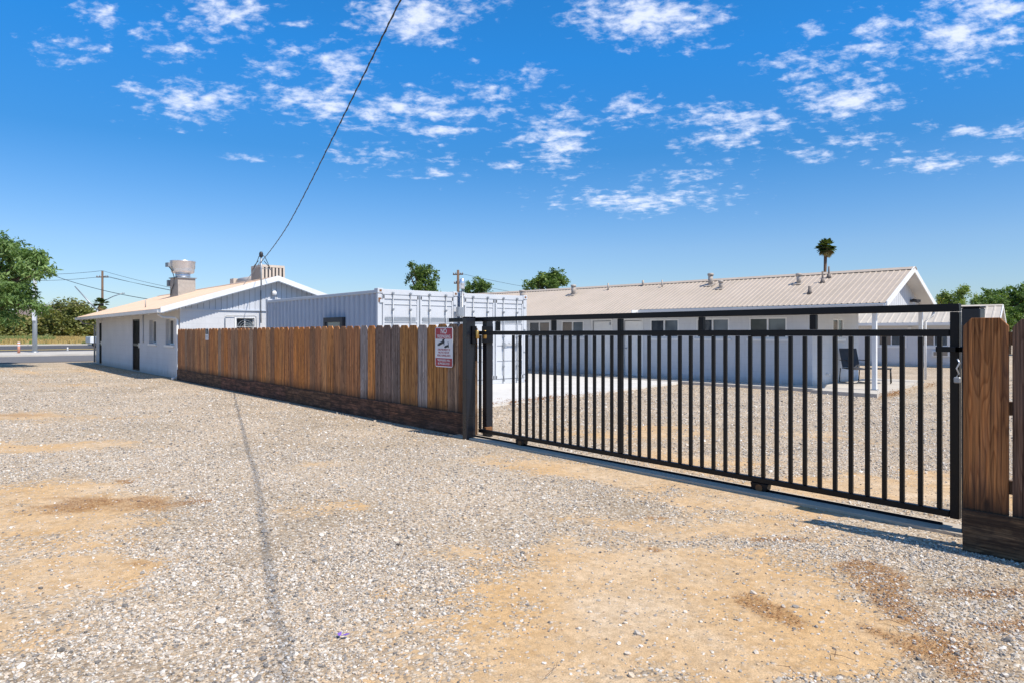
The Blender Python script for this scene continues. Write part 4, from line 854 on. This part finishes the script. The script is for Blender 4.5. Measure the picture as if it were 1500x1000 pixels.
def tree(name, loc, blobs, nclump, nper, spread, size, mat, label, cat='tree', group=None, trunk_h=None, tr=.15, seed=1, droop=0., limbs=6, flat=.5, aspect=2.2):
    t = empty(name, loc, 0, label, cat, group)
    C = crown_pts(blobs, nclump, seed); V, F, tn = leaves(C, nper, spread, size, droop, seed=seed+5, flat=flat, aspect=aspect)
    npmesh('crown', V, F, mat, t, {'tone': tn})
    rg = random.Random(seed); zc = min(b_[2] for b_ in blobs); th = trunk_h or zc
    b = MB(); b.tube([(0, 0, -.2), (tr*.4, tr*.2, th*.35), (-tr*.3, tr*.5, th*.7), (0, 0, th)], [tr*1.25, tr, tr*.85, tr*.7], 10)
    for i in range(limbs):
        c = Vector(C[rg.randrange(len(C))]); a = Vector((0, 0, th*rg.uniform(.6, 1.))); mid = a.lerp(c, .5)+Vector((rg.uniform(-.1, .1), rg.uniform(-.1, .1), .12))*(c-a).length
        b.tube([a, mid, c], [tr*.5, tr*.28, tr*.06], 6)
    b.build('trunk', M['bark'], t); return t
def at(px_, d):   # ground point at distance d on bearing given as right/forward ratio
    return (d*(FX+px_*RX), d*(FY+px_*RY), 0)
# large tree at the left edge; its crown hangs to about head height
def off_(r, f, z): return (RX*r+FX*f, RY*r+FY*f, z)
bl = [(*off_(0.00, 0, 4.48), 2.2, 2.2, 1.5), (*off_(2.45, .2, 4.83), .75, .8, .5), (*off_(1.20, -.3, 5.38), 1.1, 1.1, .65), (*off_(2.75, 0, 4.38), .65, .7, .42), (*off_(2.00, -.4, 3.28), .8, .8, .5), (*off_(0.80, .2, 2.98), 1.0, 1., .6), (*off_(2.50, 0, 2.73), .55, .6, .3), (*off_(1.75, -.3, 2.28), .5, .5, .32), (*off_(-0.10, 1.5, 3.68), 1.5, 1.5, 1.2), (*off_(-1.20, .3, 4.08), 1.4, 1.5, 1.3)]
tree('shade_tree', at(-.7917, 30), bl, 520, 60, (.14, .14, .10), .20, M['green'], 'large drooping green tree at the left edge of the lot', trunk_h=2.6, tr=.2, seed=4, droop=.75, limbs=40, flat=.5, aspect=3.2)
GB = 'trees beyond the buildings'
def bgtree(q, d, ztop, rw, rh, seed, label, mat='green2', extra=()):
    rg = random.Random(seed*7+1); zc = ztop-rh
    bl = [(0, 0, zc-rh*.15, rw*.62, rw*.62, rh*.72)]
    for a, c, r in extra: bl.append((*off_(a*rw, rg.uniform(-.3, .3)*rw, zc+c*rh), rw*r*.85, rw*r*.85, rh*r*.8))
    for k in range(13):
        a = rg.uniform(0, 6.28); e = rg.uniform(-.5, 1.); rr = rg.uniform(.16, .32); m_ = rg.uniform(.62, .95)
        bl.append((*off_(cos(a)*rw*m_*cos(e), sin(a)*rw*m_*cos(e), zc+sin(e)*rh*m_), rw*rr, rw*rr, rh*rr*.8))
    return tree('leafy_tree', at(q, d), bl, 190, 42, (rw*.075, rw*.075, rh*.055), rw*.10, M[mat], label, group=GB, trunk_h=ztop-rh*1.3, tr=.2, seed=seed, limbs=16, aspect=1.6)
bgtree(-.132, 60, 7.9, 1.5, 2.1, 3, 'tall rounded green tree rising behind the nearer white container', extra=((-.95, -.55, .35), (.75, -.1, .4), (.1, .5, .5), (-.3, .3, .55)))
bgtree(-.050, 70, 7.5, 1.4, 1.7, 6, 'small bushy tree right of the distant utility pole', extra=((-.7, -.0, .4), (.6, -.3, .5), (0, .5, .4)))
bgtree(.050, 70, 8.2, 2.1, 1.7, 9, 'wide dark green tree above the left end of the long tan roof', extra=((-.7, -.1, .55), (.5, .3, .5), (.95, .0, .3), (0, .3, .6)))
bgtree(-.107, 74, 5.9, .5, .8, 12, 'tiny treetop just above the container roof', )
bgtree(.648, 60, 6.1, 1.3, 2.0, 15, 'loose yellow green tree nearest the patio gable', 'green3', extra=((.5, .2, .4), (-.4, .3, .4)))
bgtree(.682, 66, 5.6, 1.0, 2.0, 17, 'thin yellowish tree between two green ones at right', 'green3', extra=((.3, .3, .4),))
bgtree(.725, 50, 5.25, 2.0, 1.9, 19, 'broad bright green tree above the right fence', extra=((-.6, .2, .55), (.6, .2, .5), (0, .4, .6), (-.8, -.5, .5), (.8, -.5, .6)))
bgtree(.775, 47, 4.6, 1.7, 1.9, 23, 'green tree at the far right edge behind the fence', extra=((.4, .2, .5), (-.5, 0, .5)))
bgtree(.71, 44, 3.9, 1.3, 1.5, 27, 'low green shrubby tree below the broad one at right', extra=((.5, .1, .5), (-.4, -.2, .5)))
# hedge and shrubs beyond the street
HB = 'hedge shrubs beyond the street'
def shrub(q, d, w, h, seed, label, z0=.6, mat='bush'):
    p = at(q, d); bl = [(0, 0, h*.5, w*.5, w*.5, h*.5), (*off_(w*.25, 0, h*.62), w*.3, w*.3, h*.36), (*off_(-w*.27, 0, h*.5), w*.3, w*.3, h*.38), (0, 0, h*.2, w*.55, w*.55, h*.25)]
    return tree('hedge_shrub', (p[0], p[1], z0), bl, 150, 55, (w*.07, w*.07, h*.06), .42, M[mat], label, 'shrub', HB, trunk_h=h*.3, tr=.15, seed=seed, limbs=5, aspect=1.5)
SHR = [(-.648, 112, 6.2, 6.4, 'tall rounded olive shrub with a pointed top right of the street lamp pole'), (-.635, 114, 6., 5., 'olive shrub closest to the corner of the grey building'), (-.685, 112, 6.5, 3.9, 'mid height shrub behind the lamp pole'), (-.705, 111, 6.5, 3.5, 'dull brown green shrub left of the lamp pole'), (-.728, 111, 7., 3.7, 'dusty brown shrub under the drooping tree'), (-.75, 112, 7., 3.9, 'dusty shrub at the left picture edge'), (-.775, 112, 7., 4., 'dusty shrub outside the left edge')]
for i, (q, d, w, h, lb) in enumerate(SHR): shrub(q, d, w, h, 40+i, lb)
def grass():
    rg = np.random.default_rng(3); n = 16000; u = rg.random(n)**.7*16; v = rg.uniform(-30, 55, n); x = -102-u-v*SK*.4; y = v
    z = .1+np.clip(u/12, 0, 1)*.55; gn = fbm(x, y, .13, 3, 9)
    C = np.stack([x, y, z], -1); h = .22+.25*rg.random(n)+.3*np.clip(gn-.5, 0, 1); a = rg.random(n)*6.28; w = .12
    dx, dy = np.cos(a)*w, np.sin(a)*w; V = np.stack([C-np.stack([dx, dy, 0*dx], -1), C+np.stack([dx, dy, 0*dx], -1), C+np.stack([dx*.4, dy*.4, h], -1), C+np.stack([-dx*.7, -dy*.7, h*.9], -1)], 1).reshape(-1, 3)
    tn = np.where(gn > .53, .85+.15*rg.random(n), .6*rg.random(n)); tag(npmesh('verge_weeds', V, np.arange(4*n).reshape(n, 4), M['grass'], None, {'tone': np.repeat(tn, 4)}), 'dry grass and green weeds on the far verge', kind='stuff')
grass()
def weeds():
    rg = np.random.default_rng(8); C = []
    def blob(cx, cy, sx, sy, n, rot=0):
        a = rg.normal(0, 1, (n, 2))*[sx, sy]; c_, s_ = cos(rot), sin(rot); C.append(np.stack([cx+a[:, 0]*c_-a[:, 1]*s_, cy+a[:, 0]*s_+a[:, 1]*c_, .03+abs(rg.normal(0, .03, n))], -1))
    blob(-11.15, 10.6, .07, .9, 90, radians(4)); blob(-11.0, 9.5, .06, .35, 18)
    p = (-6.82+.3, 17.92-.2); blob(p[0]-.05, p[1]-.2, .12, .55, 60, .1); blob(p[0]-.5, p[1]+3.4, .1, .5, 16)
    V, F, t = leaves(np.concatenate(C), 14, (.04, .04, .02), .03, -.4, seed=5, aspect=3)
    tag(npmesh('dried_weeds', V, F, M['weed'], None, {'tone': t}), 'reddish dried weeds along the concrete edges', kind='stuff')
weeds()
def palm(loc, h, r, nf, label, trunk_r=.3, seed=2, lean=.0):
    t = empty('palm_tree', loc, 0, label, 'palm tree', 'fan palms'); rg = np.random.default_rng(seed)
    b = MB(); b.tube([(-lean, 0, -.3), (-lean*.6, 0, h*.4), (-lean*.2, 0, h*.75), (0, 0, h)], [trunk_r*1.3, trunk_r, trunk_r*.8, trunk_r*.95], 10); b.build('trunk', M['brown'], t)
    V = []; T = []
    for i in range(nf):
        az = rg.random()*6.283; el = math.asin(rg.uniform(-.95, .97)); dr = np.array([cos(az)*cos(el), sin(az)*cos(el), sin(el)]); L1 = r*rg.uniform(.3, .55); base = np.array([0, 0, h]); tip = base+dr*L1
        side = np.array([-sin(az), cos(az), 0]); tn = .95 if el < -.6 else rg.uniform(.1, .75)
        V.append([base-side*.04, base+side*.04, tip+side*.03, tip-side*.03]); T.append(tn)
        for k in range(11):
            a = (k-5)/5*1.15; dd = dr*cos(a)+side*sin(a); L2 = r*.6*(1-.18*abs(a)); e = tip+dd*L2+np.array([0, 0, -.22*L2]); m_ = tip+dd*L2*.55; w = np.cross(dd, dr*.3+np.array([0, 0, 1])); w = w/(np.linalg.norm(w)+1e-6)*.075*r
            V.append([tip, m_+w, e, m_-w]); T.append(min(1, tn+rg.uniform(-.1, .1)))
    V = np.array(V).reshape(-1, 3); npmesh('fronds', V, np.arange(len(V)).reshape(-1, 4), M['palmgreen'], t, {'tone': np.repeat(T, 4)}); return t
palm(at(.4595, 110), 15.3, 1.65, 80, 'tall slender fan palm rising above the tan roof', .28, 2, .5)
palm(at(-.602, 80), 4.9, .9, 40, 'small fan palm top behind the roof of the left building', .3, 5)

# ================================================================== STREET THINGS
def upole(q, d, h, label, arm_z, arm_l, az, extra=None):
    p = at(q, d); t = empty('utility_pole', p, az, label, 'utility pole', 'wooden utility poles')
    b = MB(); b.tube([(0, 0, -.3), (0, 0, h)], [.17, .12], 10); b.build('pole_shaft', M['brown'], t)
    for k, z in enumerate(arm_z):
        b = MB(); L_ = arm_l*(1-.2*k); b.box(-L_, L_, -.06, .06, z-.06, z+.06); a = b.build('crossarm', M['brown'], t)
        for x in (-L_*.9, -L_*.45, L_*.45, L_*.9): b = MB(); b.lathe([(.03, 0), (.06, .05), (.06, .12), (.02, .18)], (x, 0, z+.06), 8); b.build('insulator', M['zinc'], a)
    if extra: b = MB(); b.lathe([(.22, 0), (.24, .1), (.24, .8), (.2, .9)], (.35, 0, arm_z[0]-2.6), 12); b.build('transformer', M['zinc'], t)
    return p
camaz = math.atan2(RY, RX)
p1_ = upole(-.6, 85, 9.2, 'brown wooden utility pole behind the roof of the left building', [8.45], .75, camaz)
p2_ = upole(-.079, 70, 7.95, 'brown wooden utility pole with two crossarms behind the containers', [7.5, 6.6], .55, camaz-.3, True)
def wires(name, segs, r, label):
    b = MB()
    for A, B, sag in segs:
        A, B = Vector(A), Vector(B); b.tube([A.lerp(B, k/16)-Vector((0, 0, sag*4*(k/16)*(1-k/16))) for k in range(17)], r, 4)
    return tag(b.build(name, M['cable']), label, 'power line', 'distant power lines')
a0 = at(-.6, 85); L0 = at(-.82, 100); R0 = at(-.30, 62)
wires('power_line', [((a0[0], a0[1], 9.25), (L0[0], L0[1], 11.6), .9), ((a0[0]+.5, a0[1]+.5, 8.6), (L0[0]+.5, L0[1]+.5, 10.2), .8)], .022, 'pair of thin wires running left from the utility pole')
wires('power_line', [((a0[0], a0[1], 9.25), (R0[0], R0[1], 4.0), .6), ((a0[0]+.6, a0[1]+.6, 8.5), (R0[0]+.6, R0[1]+.6, 3.7), .5), ((a0[0]+.3, a0[1]+.4, 8.5), (R0[0]+.3, R0[1]+.3, 3.5), .3)], .018, 'wires sloping down to the right from the utility pole')
A1 = at(-.69, 78); B1 = at(-.50, 60)
wires('power_line', [((*A1[:2], 8.6), (*B1[:2], 4.2), .45)], .028, 'thick bundled cable crossing behind the utility pole')
A2 = at(-.80, 90); B2 = at(-.62, 86)
wires('power_line', [((*A2[:2], 5.6), (*B2[:2], 5.3), .25), ((*A2[:2], 4.9), (*B2[:2], 5.0), .25)], .03, 'low pair of wires above the distant hedge')
A3 = at(-.075, 70); B3 = at(.10, 95)
wires('power_line', [((*A3[:2], 7.6), (*B3[:2], 7.0), .3), ((*A3[:2], 6.8), (*B3[:2], 6.0), .3)], .016, 'faint wires from the pole behind the containers')
SL = empty('street_lamp', at(-.6, 84.2), camaz, 'grey street lamp arms reaching out behind the roof of the left building', 'street lamp')
b = MB(); b.tube([(-.6, 0, -.2), (-.6, 0, 4.3)], .12, 8); b.build('lamp_post', M['zinc'], SL)
b = MB(); b.tube([(-.6, 0, 4.3), (-1.8, 0, 5.5), (-3.4, 0, 7.25)], [.11, .09, .06], 8); b.build('arm', M['zinc'], SL)
b = MB(); b.tube([(-.6, 0, 4.3), (.3, 0, 5.5), (1.3, 0, 6.0), (2.5, 0, 6.4)], [.07, .06, .05, .05], 8); b.build('arm', M['zinc'], SL)
b = MB(); b.lathe([(.05, 0), (.16, .03), (.16, .1), (.04, .14)], (2.6, 0, 6.33), 10); b.build('lamp_head', M['zinc'], SL)
p = at(-.699, 50); SP = empty('signal_pole', (p[0], p[1], .1), camaz, 'thick pale grey pole with a small white sign on the pavement', 'pole')
b = MB(); b.tube([(0, 0, 0), (0, 0, 7.5)], [.16, .12], 12); b.build('pole_shaft', M['paleg'], SP)
b = MB(); b.lathe([(.24, 0), (.24, .03), (.19, .1)], n=12); b.build('base_plate', M['zinc'], SP)
b = MB(); b.box(-.05, .2, -.22, -.18, 2.3, 3.1); b.build('sign_plate', M['signwhite'], SP)
p = at(-.7225, 48); BO = empty('bollard', (p[0], p[1], .1), 0, 'short orange and white bollard on the pavement at the left', 'bollard')
b = MB(); b.tube([(0, 0, 0), (0, 0, .78)], .085, 12); b.build('post', M['orange'], BO)
b = MB(); [b.tube([(0, 0, z), (0, 0, z+.08)], .088, 12) for z in (.5, .68)]; b.build('reflective_band', M['signwhite'], BO)
p = at(-.651, 55); b = MB(); b.tube([(0, 0, 0), (0, 0, .26)], .05, 8); b.lathe([(.07, .0), (.07, .03)], n=10); q = b.build('utility_marker', M['trim']); q.location = (p[0], p[1], .12); tag(q, 'tiny white marker stub on the pavement near the building', 'marker')
# white pickup seen past the corner of the left building
p = at(-.580, 72); CV = empty('parked_pickup', (p[0], p[1], .03), radians(95), 'white pickup on the street just past the corner of the left building', 'pickup')
b = MB(); b.prism([(-2.6, .45), (2.5, .45), (2.6, .75), (2.5, 1.05), (1.3, 1.12), (.7, 1.72), (-.6, 1.75), (-.75, 1.15), (-2.6, 1.12)], -.92, .92, 'y'); bd = b.build('body', M['carwhite'], CV, .06, 2)
b = MB(); b.prism([(1.18, 1.16), (.68, 1.62), (-.5, 1.65), (-.62, 1.18)], -.935, .935, 'y'); b.build('side_window', M['glass'], bd)
for x in (-1.65, 1.7):
    for y in (-.85, .85):
        b = MB(); b.tube([(x, y-.11, .36), (x, y+.11, .36)], .36, 20); w = b.build('wheel', M['tyre'], CV, .02); b = MB(); b.tube([(x, y-.12, .36), (x, y+.12, .36)], .2, 14); b.build('rim', M['steel'], w)
b = MB(); b.box(2.5, 2.68, -.9, .9, .42, .62); b.build('bumper', M['zinc'], CV, .02)
# houses beyond the hedge
def house(q, d, w, dep, he, hr, rz, label):
    p = at(q, d); t = empty('tiled_house', (p[0], p[1], .5), rz, label, 'house', 'houses beyond the hedge')
    b = MB(); b.box(-w/2, w/2, -dep/2, dep/2, 0, he); b.prism([(-dep/2, he), (dep/2, he), (0, hr-.1)], -w/2, w/2, 'x'); b.build('wall', M['stucco'], t)
    b = MB(); y = dep/2+.5; b.prism([(-y, he-.15), (0, hr), (y, he-.15), (y, he-.3), (0, hr-.18), (-y, he-.3)], -w/2-.6, w/2+.6, 'x'); b.build('roof', M['tile'], t)
    b = MB(); b.box(-1, 1, -dep/2-.05, -dep/2+.02, 1, 2.2); b.build('window', M['glass'], t)
house(-.69, 150, 15, 10, 3.6, 7.0, camaz-.5, 'brown tiled house roof showing above the hedge beside the olive shrub')
house(-.755, 160, 12, 9, 3, 5.2, camaz+.2, 'tan roofed house behind the drooping tree at the left edge')
house(-.615, 165, 12, 9, 2.8, 4.4, camaz+.3, 'pale house just past the corner of the left building')
# litter
b = MB(); q_ = [(0, 0, 0), (.025, .01, .006), (.03, .03, .012), (.004, .026, .004)]; b.quad(*q_); b.quad((.0, 0, .002), (-.02, .012, .01), (-.024, -.01, .004), (-.004, -.012, .0)); b.bm.verts.ensure_lookup_table()
q = b.build('petal', M['purple']); pp_ = at(-.25, 3.37); q.location = (pp_[0], pp_[1], .01); sm_ = q.modifiers.new('thick', 'SOLIDIFY'); sm_.thickness = .002; tag(q, 'tiny purple petal lying on the gravel near the bottom of the view', 'petal')
def twigs():
    b = MB(); rg = random.Random(5)
    for i in range(70):
        d = rg.uniform(2.9, 8); q = rg.uniform(-.75, .75); 
        if i < 34: d, q = rg.uniform(2.9, 4.6), rg.uniform(.45, .8)
        p = at(q, d); a = rg.random()*6.28; L_ = rg.uniform(.04, .16); z = .012
        b.tube([(p[0], p[1], z), (p[0]+cos(a)*L_*.5, p[1]+sin(a)*L_*.5, z+.012), (p[0]+cos(a+.3)*L_, p[1]+sin(a+.3)*L_, z)], [.0016, .0014, .0008], 4)
    tag(b.build('dry_twigs', M['brown']), 'thin dry twigs and stems lying on the dirt', kind='stuff')
twigs()
def straw():
    rg = np.random.default_rng(12); n = 260000; d = np.sqrt(rg.random(n)*(8**2-2.2**2)+2.2**2); r = (rg.random(n)*2-1)*.85*d; x = FX*d+RX*r; y = FY*d+RY*r
    _, br = masks(x, y); k = rg.random(n) < np.clip(br, 0, 1)**1.5; x, y = x[k], y[k]; n = len(x); z = relief(x, y)+.004+rg.random(n)*.006
    a = rg.random(n)*6.283; L_ = .003+.006*rg.random(n); w = .0014; C = np.stack([x, y, z], -1); dv = np.stack([np.cos(a)*L_, np.sin(a)*L_, rg.normal(0, .25, n)*L_], -1); sd = np.stack([-np.sin(a)*w, np.cos(a)*w, 0*a], -1)
    V = np.stack([C-dv-sd, C+dv-sd, C+dv+sd, C-dv+sd], 1).reshape(-1, 3)
    tag(npmesh('plant_debris', V, np.arange(4*n).reshape(n, 4), M['weed'], None, {'tone': np.repeat(rg.random(n), 4)}), 'brown chaff and bits of dry plants in patches', kind='stuff')
straw()

# ================================================================== LIGHT, SKY, CAMERA
sd = Vector((.71, .10, 1.)).normalized(); EL = math.asin(sd.z); AZ = math.atan2(sd.x, sd.y)
su = bpy.data.lights.new('sun', 'SUN'); su.energy = 4.2; su.angle = radians(.53); su.color = (1., .93, .83)
so = bpy.data.objects.new('sun', su); COL.objects.link(so); so.rotation_euler = sd.to_track_quat('Z', 'Y').to_euler(); so.location = (5, 5, 20)
Wd = bpy.data.worlds.new('World'); S.world = Wd; Wd.use_nodes = True; nt = Wd.node_tree
bg = nt.nodes['Background']
sky = nd(nt, 'ShaderNodeTexSky', sky_type='NISHITA', sun_disc=False, sun_elevation=EL, sun_rotation=AZ, altitude=0, air_density=1., dust_density=.35, ozone_density=2.)
tc = nd(nt, 'ShaderNodeTexCoord').outputs['Generated']
def dot(v, w): return nd(nt, 'ShaderNodeVectorMath', {0: v, 1: w}, operation='DOT_PRODUCT').outputs['Value']
fw = math_(nt, 'MAXIMUM', dot(tc, (FX, FY, 0)), .05); qx = math_(nt, 'DIVIDE', dot(tc, (RX, RY, 0)), fw); vz = math_(nt, 'DIVIDE', dot(tc, (0, 0, 1)), fw)
# each bank of clouds: bearing, elevation (tangents), half sizes, density
CL = [(100,68,38,18,.62),(150,18,28,20,.7),(190,128,28,9,.62),(285,145,65,26,.88),(320,22,52,28,.82),(270,65,28,16,.65),(215,45,22,18,.55),(435,30,17,9,.9),(365,10,20,14,.9),(400,95,34,22,.66),(500,100,50,28,.7),(460,150,72,22,.95),(600,160,110,26,.85),(600,25,66,34,1.05),(680,15,55,18,.85),(650,190,38,13,.7),(778,112,24,14,.7),(815,200,46,42,.88),(925,158,36,17,.95),(950,25,90,34,1.12),(940,292,105,16,.9),(1080,175,85,20,.88),(1060,205,55,18,.8),(1240,145,62,28,1.02),(1260,205,40,10,.85),(1185,225,26,12,.85),(1180,100,55,18,.7),(1280,65,40,40,.62),(1400,55,66,42,.92),(1450,15,70,24,1.05),(1360,235,60,12,.72),(1415,190,32,9,.85),(1485,190,32,12,.75),(1480,228,22,9,.75),(1480,55,20,15,.95),(545,225,55,16,.42),(640,245,38,12,.42),(745,245,20,8,.75),(365,230,24,5,.5),(720,130,38,18,.5),(1010,255,55,10,.45),(1195,45,22,8,.6),(1360,185,14,6,.7)]
pv = nd(nt, 'ShaderNodeCombineXYZ', {'X': qx, 'Y': vz}).outputs[0]
wn = noise(nt, pv, 9, 4, .6).outputs['Color']; pw = nd(nt, 'ShaderNodeVectorMath', {0: nd(nt, 'ShaderNodeVectorMath', {0: wn, 1: (.5, .5, .5)}, operation='SUBTRACT').outputs[0], 'Scale': .045}, operation='SCALE').outputs[0]
pv2 = nd(nt, 'ShaderNodeVectorMath', {0: pv, 1: pw}, operation='ADD').outputs[0]
acc = None
for cx, cy, rx_, ry_, wt in CL:
    q, v = (cx-750)/1000, (488-cy)/1000
    a = nd(nt, 'ShaderNodeVectorMath', {0: pv2, 1: (q, v, 0)}, operation='SUBTRACT').outputs[0]
    a = nd(nt, 'ShaderNodeVectorMath', {0: a, 1: (850/rx_, 850/ry_, 0)}, operation='MULTIPLY').outputs[0]
    ln = nd(nt, 'ShaderNodeVectorMath', {0: a}, operation='LENGTH').outputs['Value']
    e = math_(nt, 'MULTIPLY', math_(nt, 'SUBTRACT', 1.25, ln), wt)
    acc = e if acc is None else math_(nt, 'MAXIMUM', acc, e)
# flecks: noise laid on a flat cloud deck
dz = math_(nt, 'MAXIMUM', dot(tc, (0, 0, 1)), .02)
deck = nd(nt, 'ShaderNodeVectorMath', {0: tc, 'Scale': math_(nt, 'DIVIDE', 1., dz)}, operation='SCALE').outputs[0]
deck = nd(nt, 'ShaderNodeVectorMath', {0: deck, 1: (1, 1, 0)}, operation='MULTIPLY').outputs[0]
n1 = noise(nt, deck, 7.5, 8, .62, .3).outputs[0]; n2 = noise(nt, nd(nt, 'ShaderNodeVectorMath', {0: pv, 1: (1., 1.9, 1.)}, operation='MULTIPLY').outputs[0], 40, 6, .6, .2).outputs[0]
nn = math_(nt, 'ADD', math_(nt, 'MULTIPLY', n1, .5), math_(nt, 'MULTIPLY', n2, .5))
val = math_(nt, 'ADD', math_(nt, 'MULTIPLY', math_(nt, 'MAXIMUM', acc, -1.), .30), math_(nt, 'MULTIPLY', math_(nt, 'SUBTRACT', nn, .5), 1.75))
dens = nd(nt, 'ShaderNodeMapRange', {'Value': val, 'From Min': .02, 'From Max': .5, 'To Min': 0., 'To Max': .84}, interpolation_type='SMOOTHSTEP').outputs[0]
tint = ramp(nt, dot(tc, (0, 0, 1)), [(0., (.45, .51, .63)), (.12, (.39, .515, .67)), (.25, (.155, .465, .72)), (.37, (.105, .56, .93)), (.46, (.105, .57, .93)), (.6, (.42, .60, .76)), (1., (.55, .68, .80))])
hs = mix(nt, 1., mix(nt, 1., sky.outputs[0], tint, 'MULTIPLY'), (1.6, 1.6, 1.6), 'MULTIPLY')
cc = mix(nt, dens, hs, (7.6, 8.0, 9.3))
nt.links.new(cc, bg.inputs['Color']); bg.inputs['Strength'].default_value = .1
Wd.cycles.sampling_method = 'MANUAL'; Wd.cycles.sample_map_resolution = 1024

cam = bpy.data.cameras.new('camera'); co = bpy.data.objects.new('camera', cam); COL.objects.link(co); S.camera = co
cam.sensor_width = 36; cam.lens = 24; cam.clip_end = 4000; cam.clip_start = .05
cam.shift_y = -12/1500
co.location = (0, 0, CAM_H); co.rotation_euler = (pi/2, 0, math.atan2(-FX, FY))
S.view_settings.view_transform = 'Standard'; S.view_settings.look = 'None'; S.view_settings.exposure = .40; S.view_settings.gamma = 1
S.cycles.max_bounces = 6; S.cycles.transparent_max_bounces = 8; S.cycles.use_denoising = True
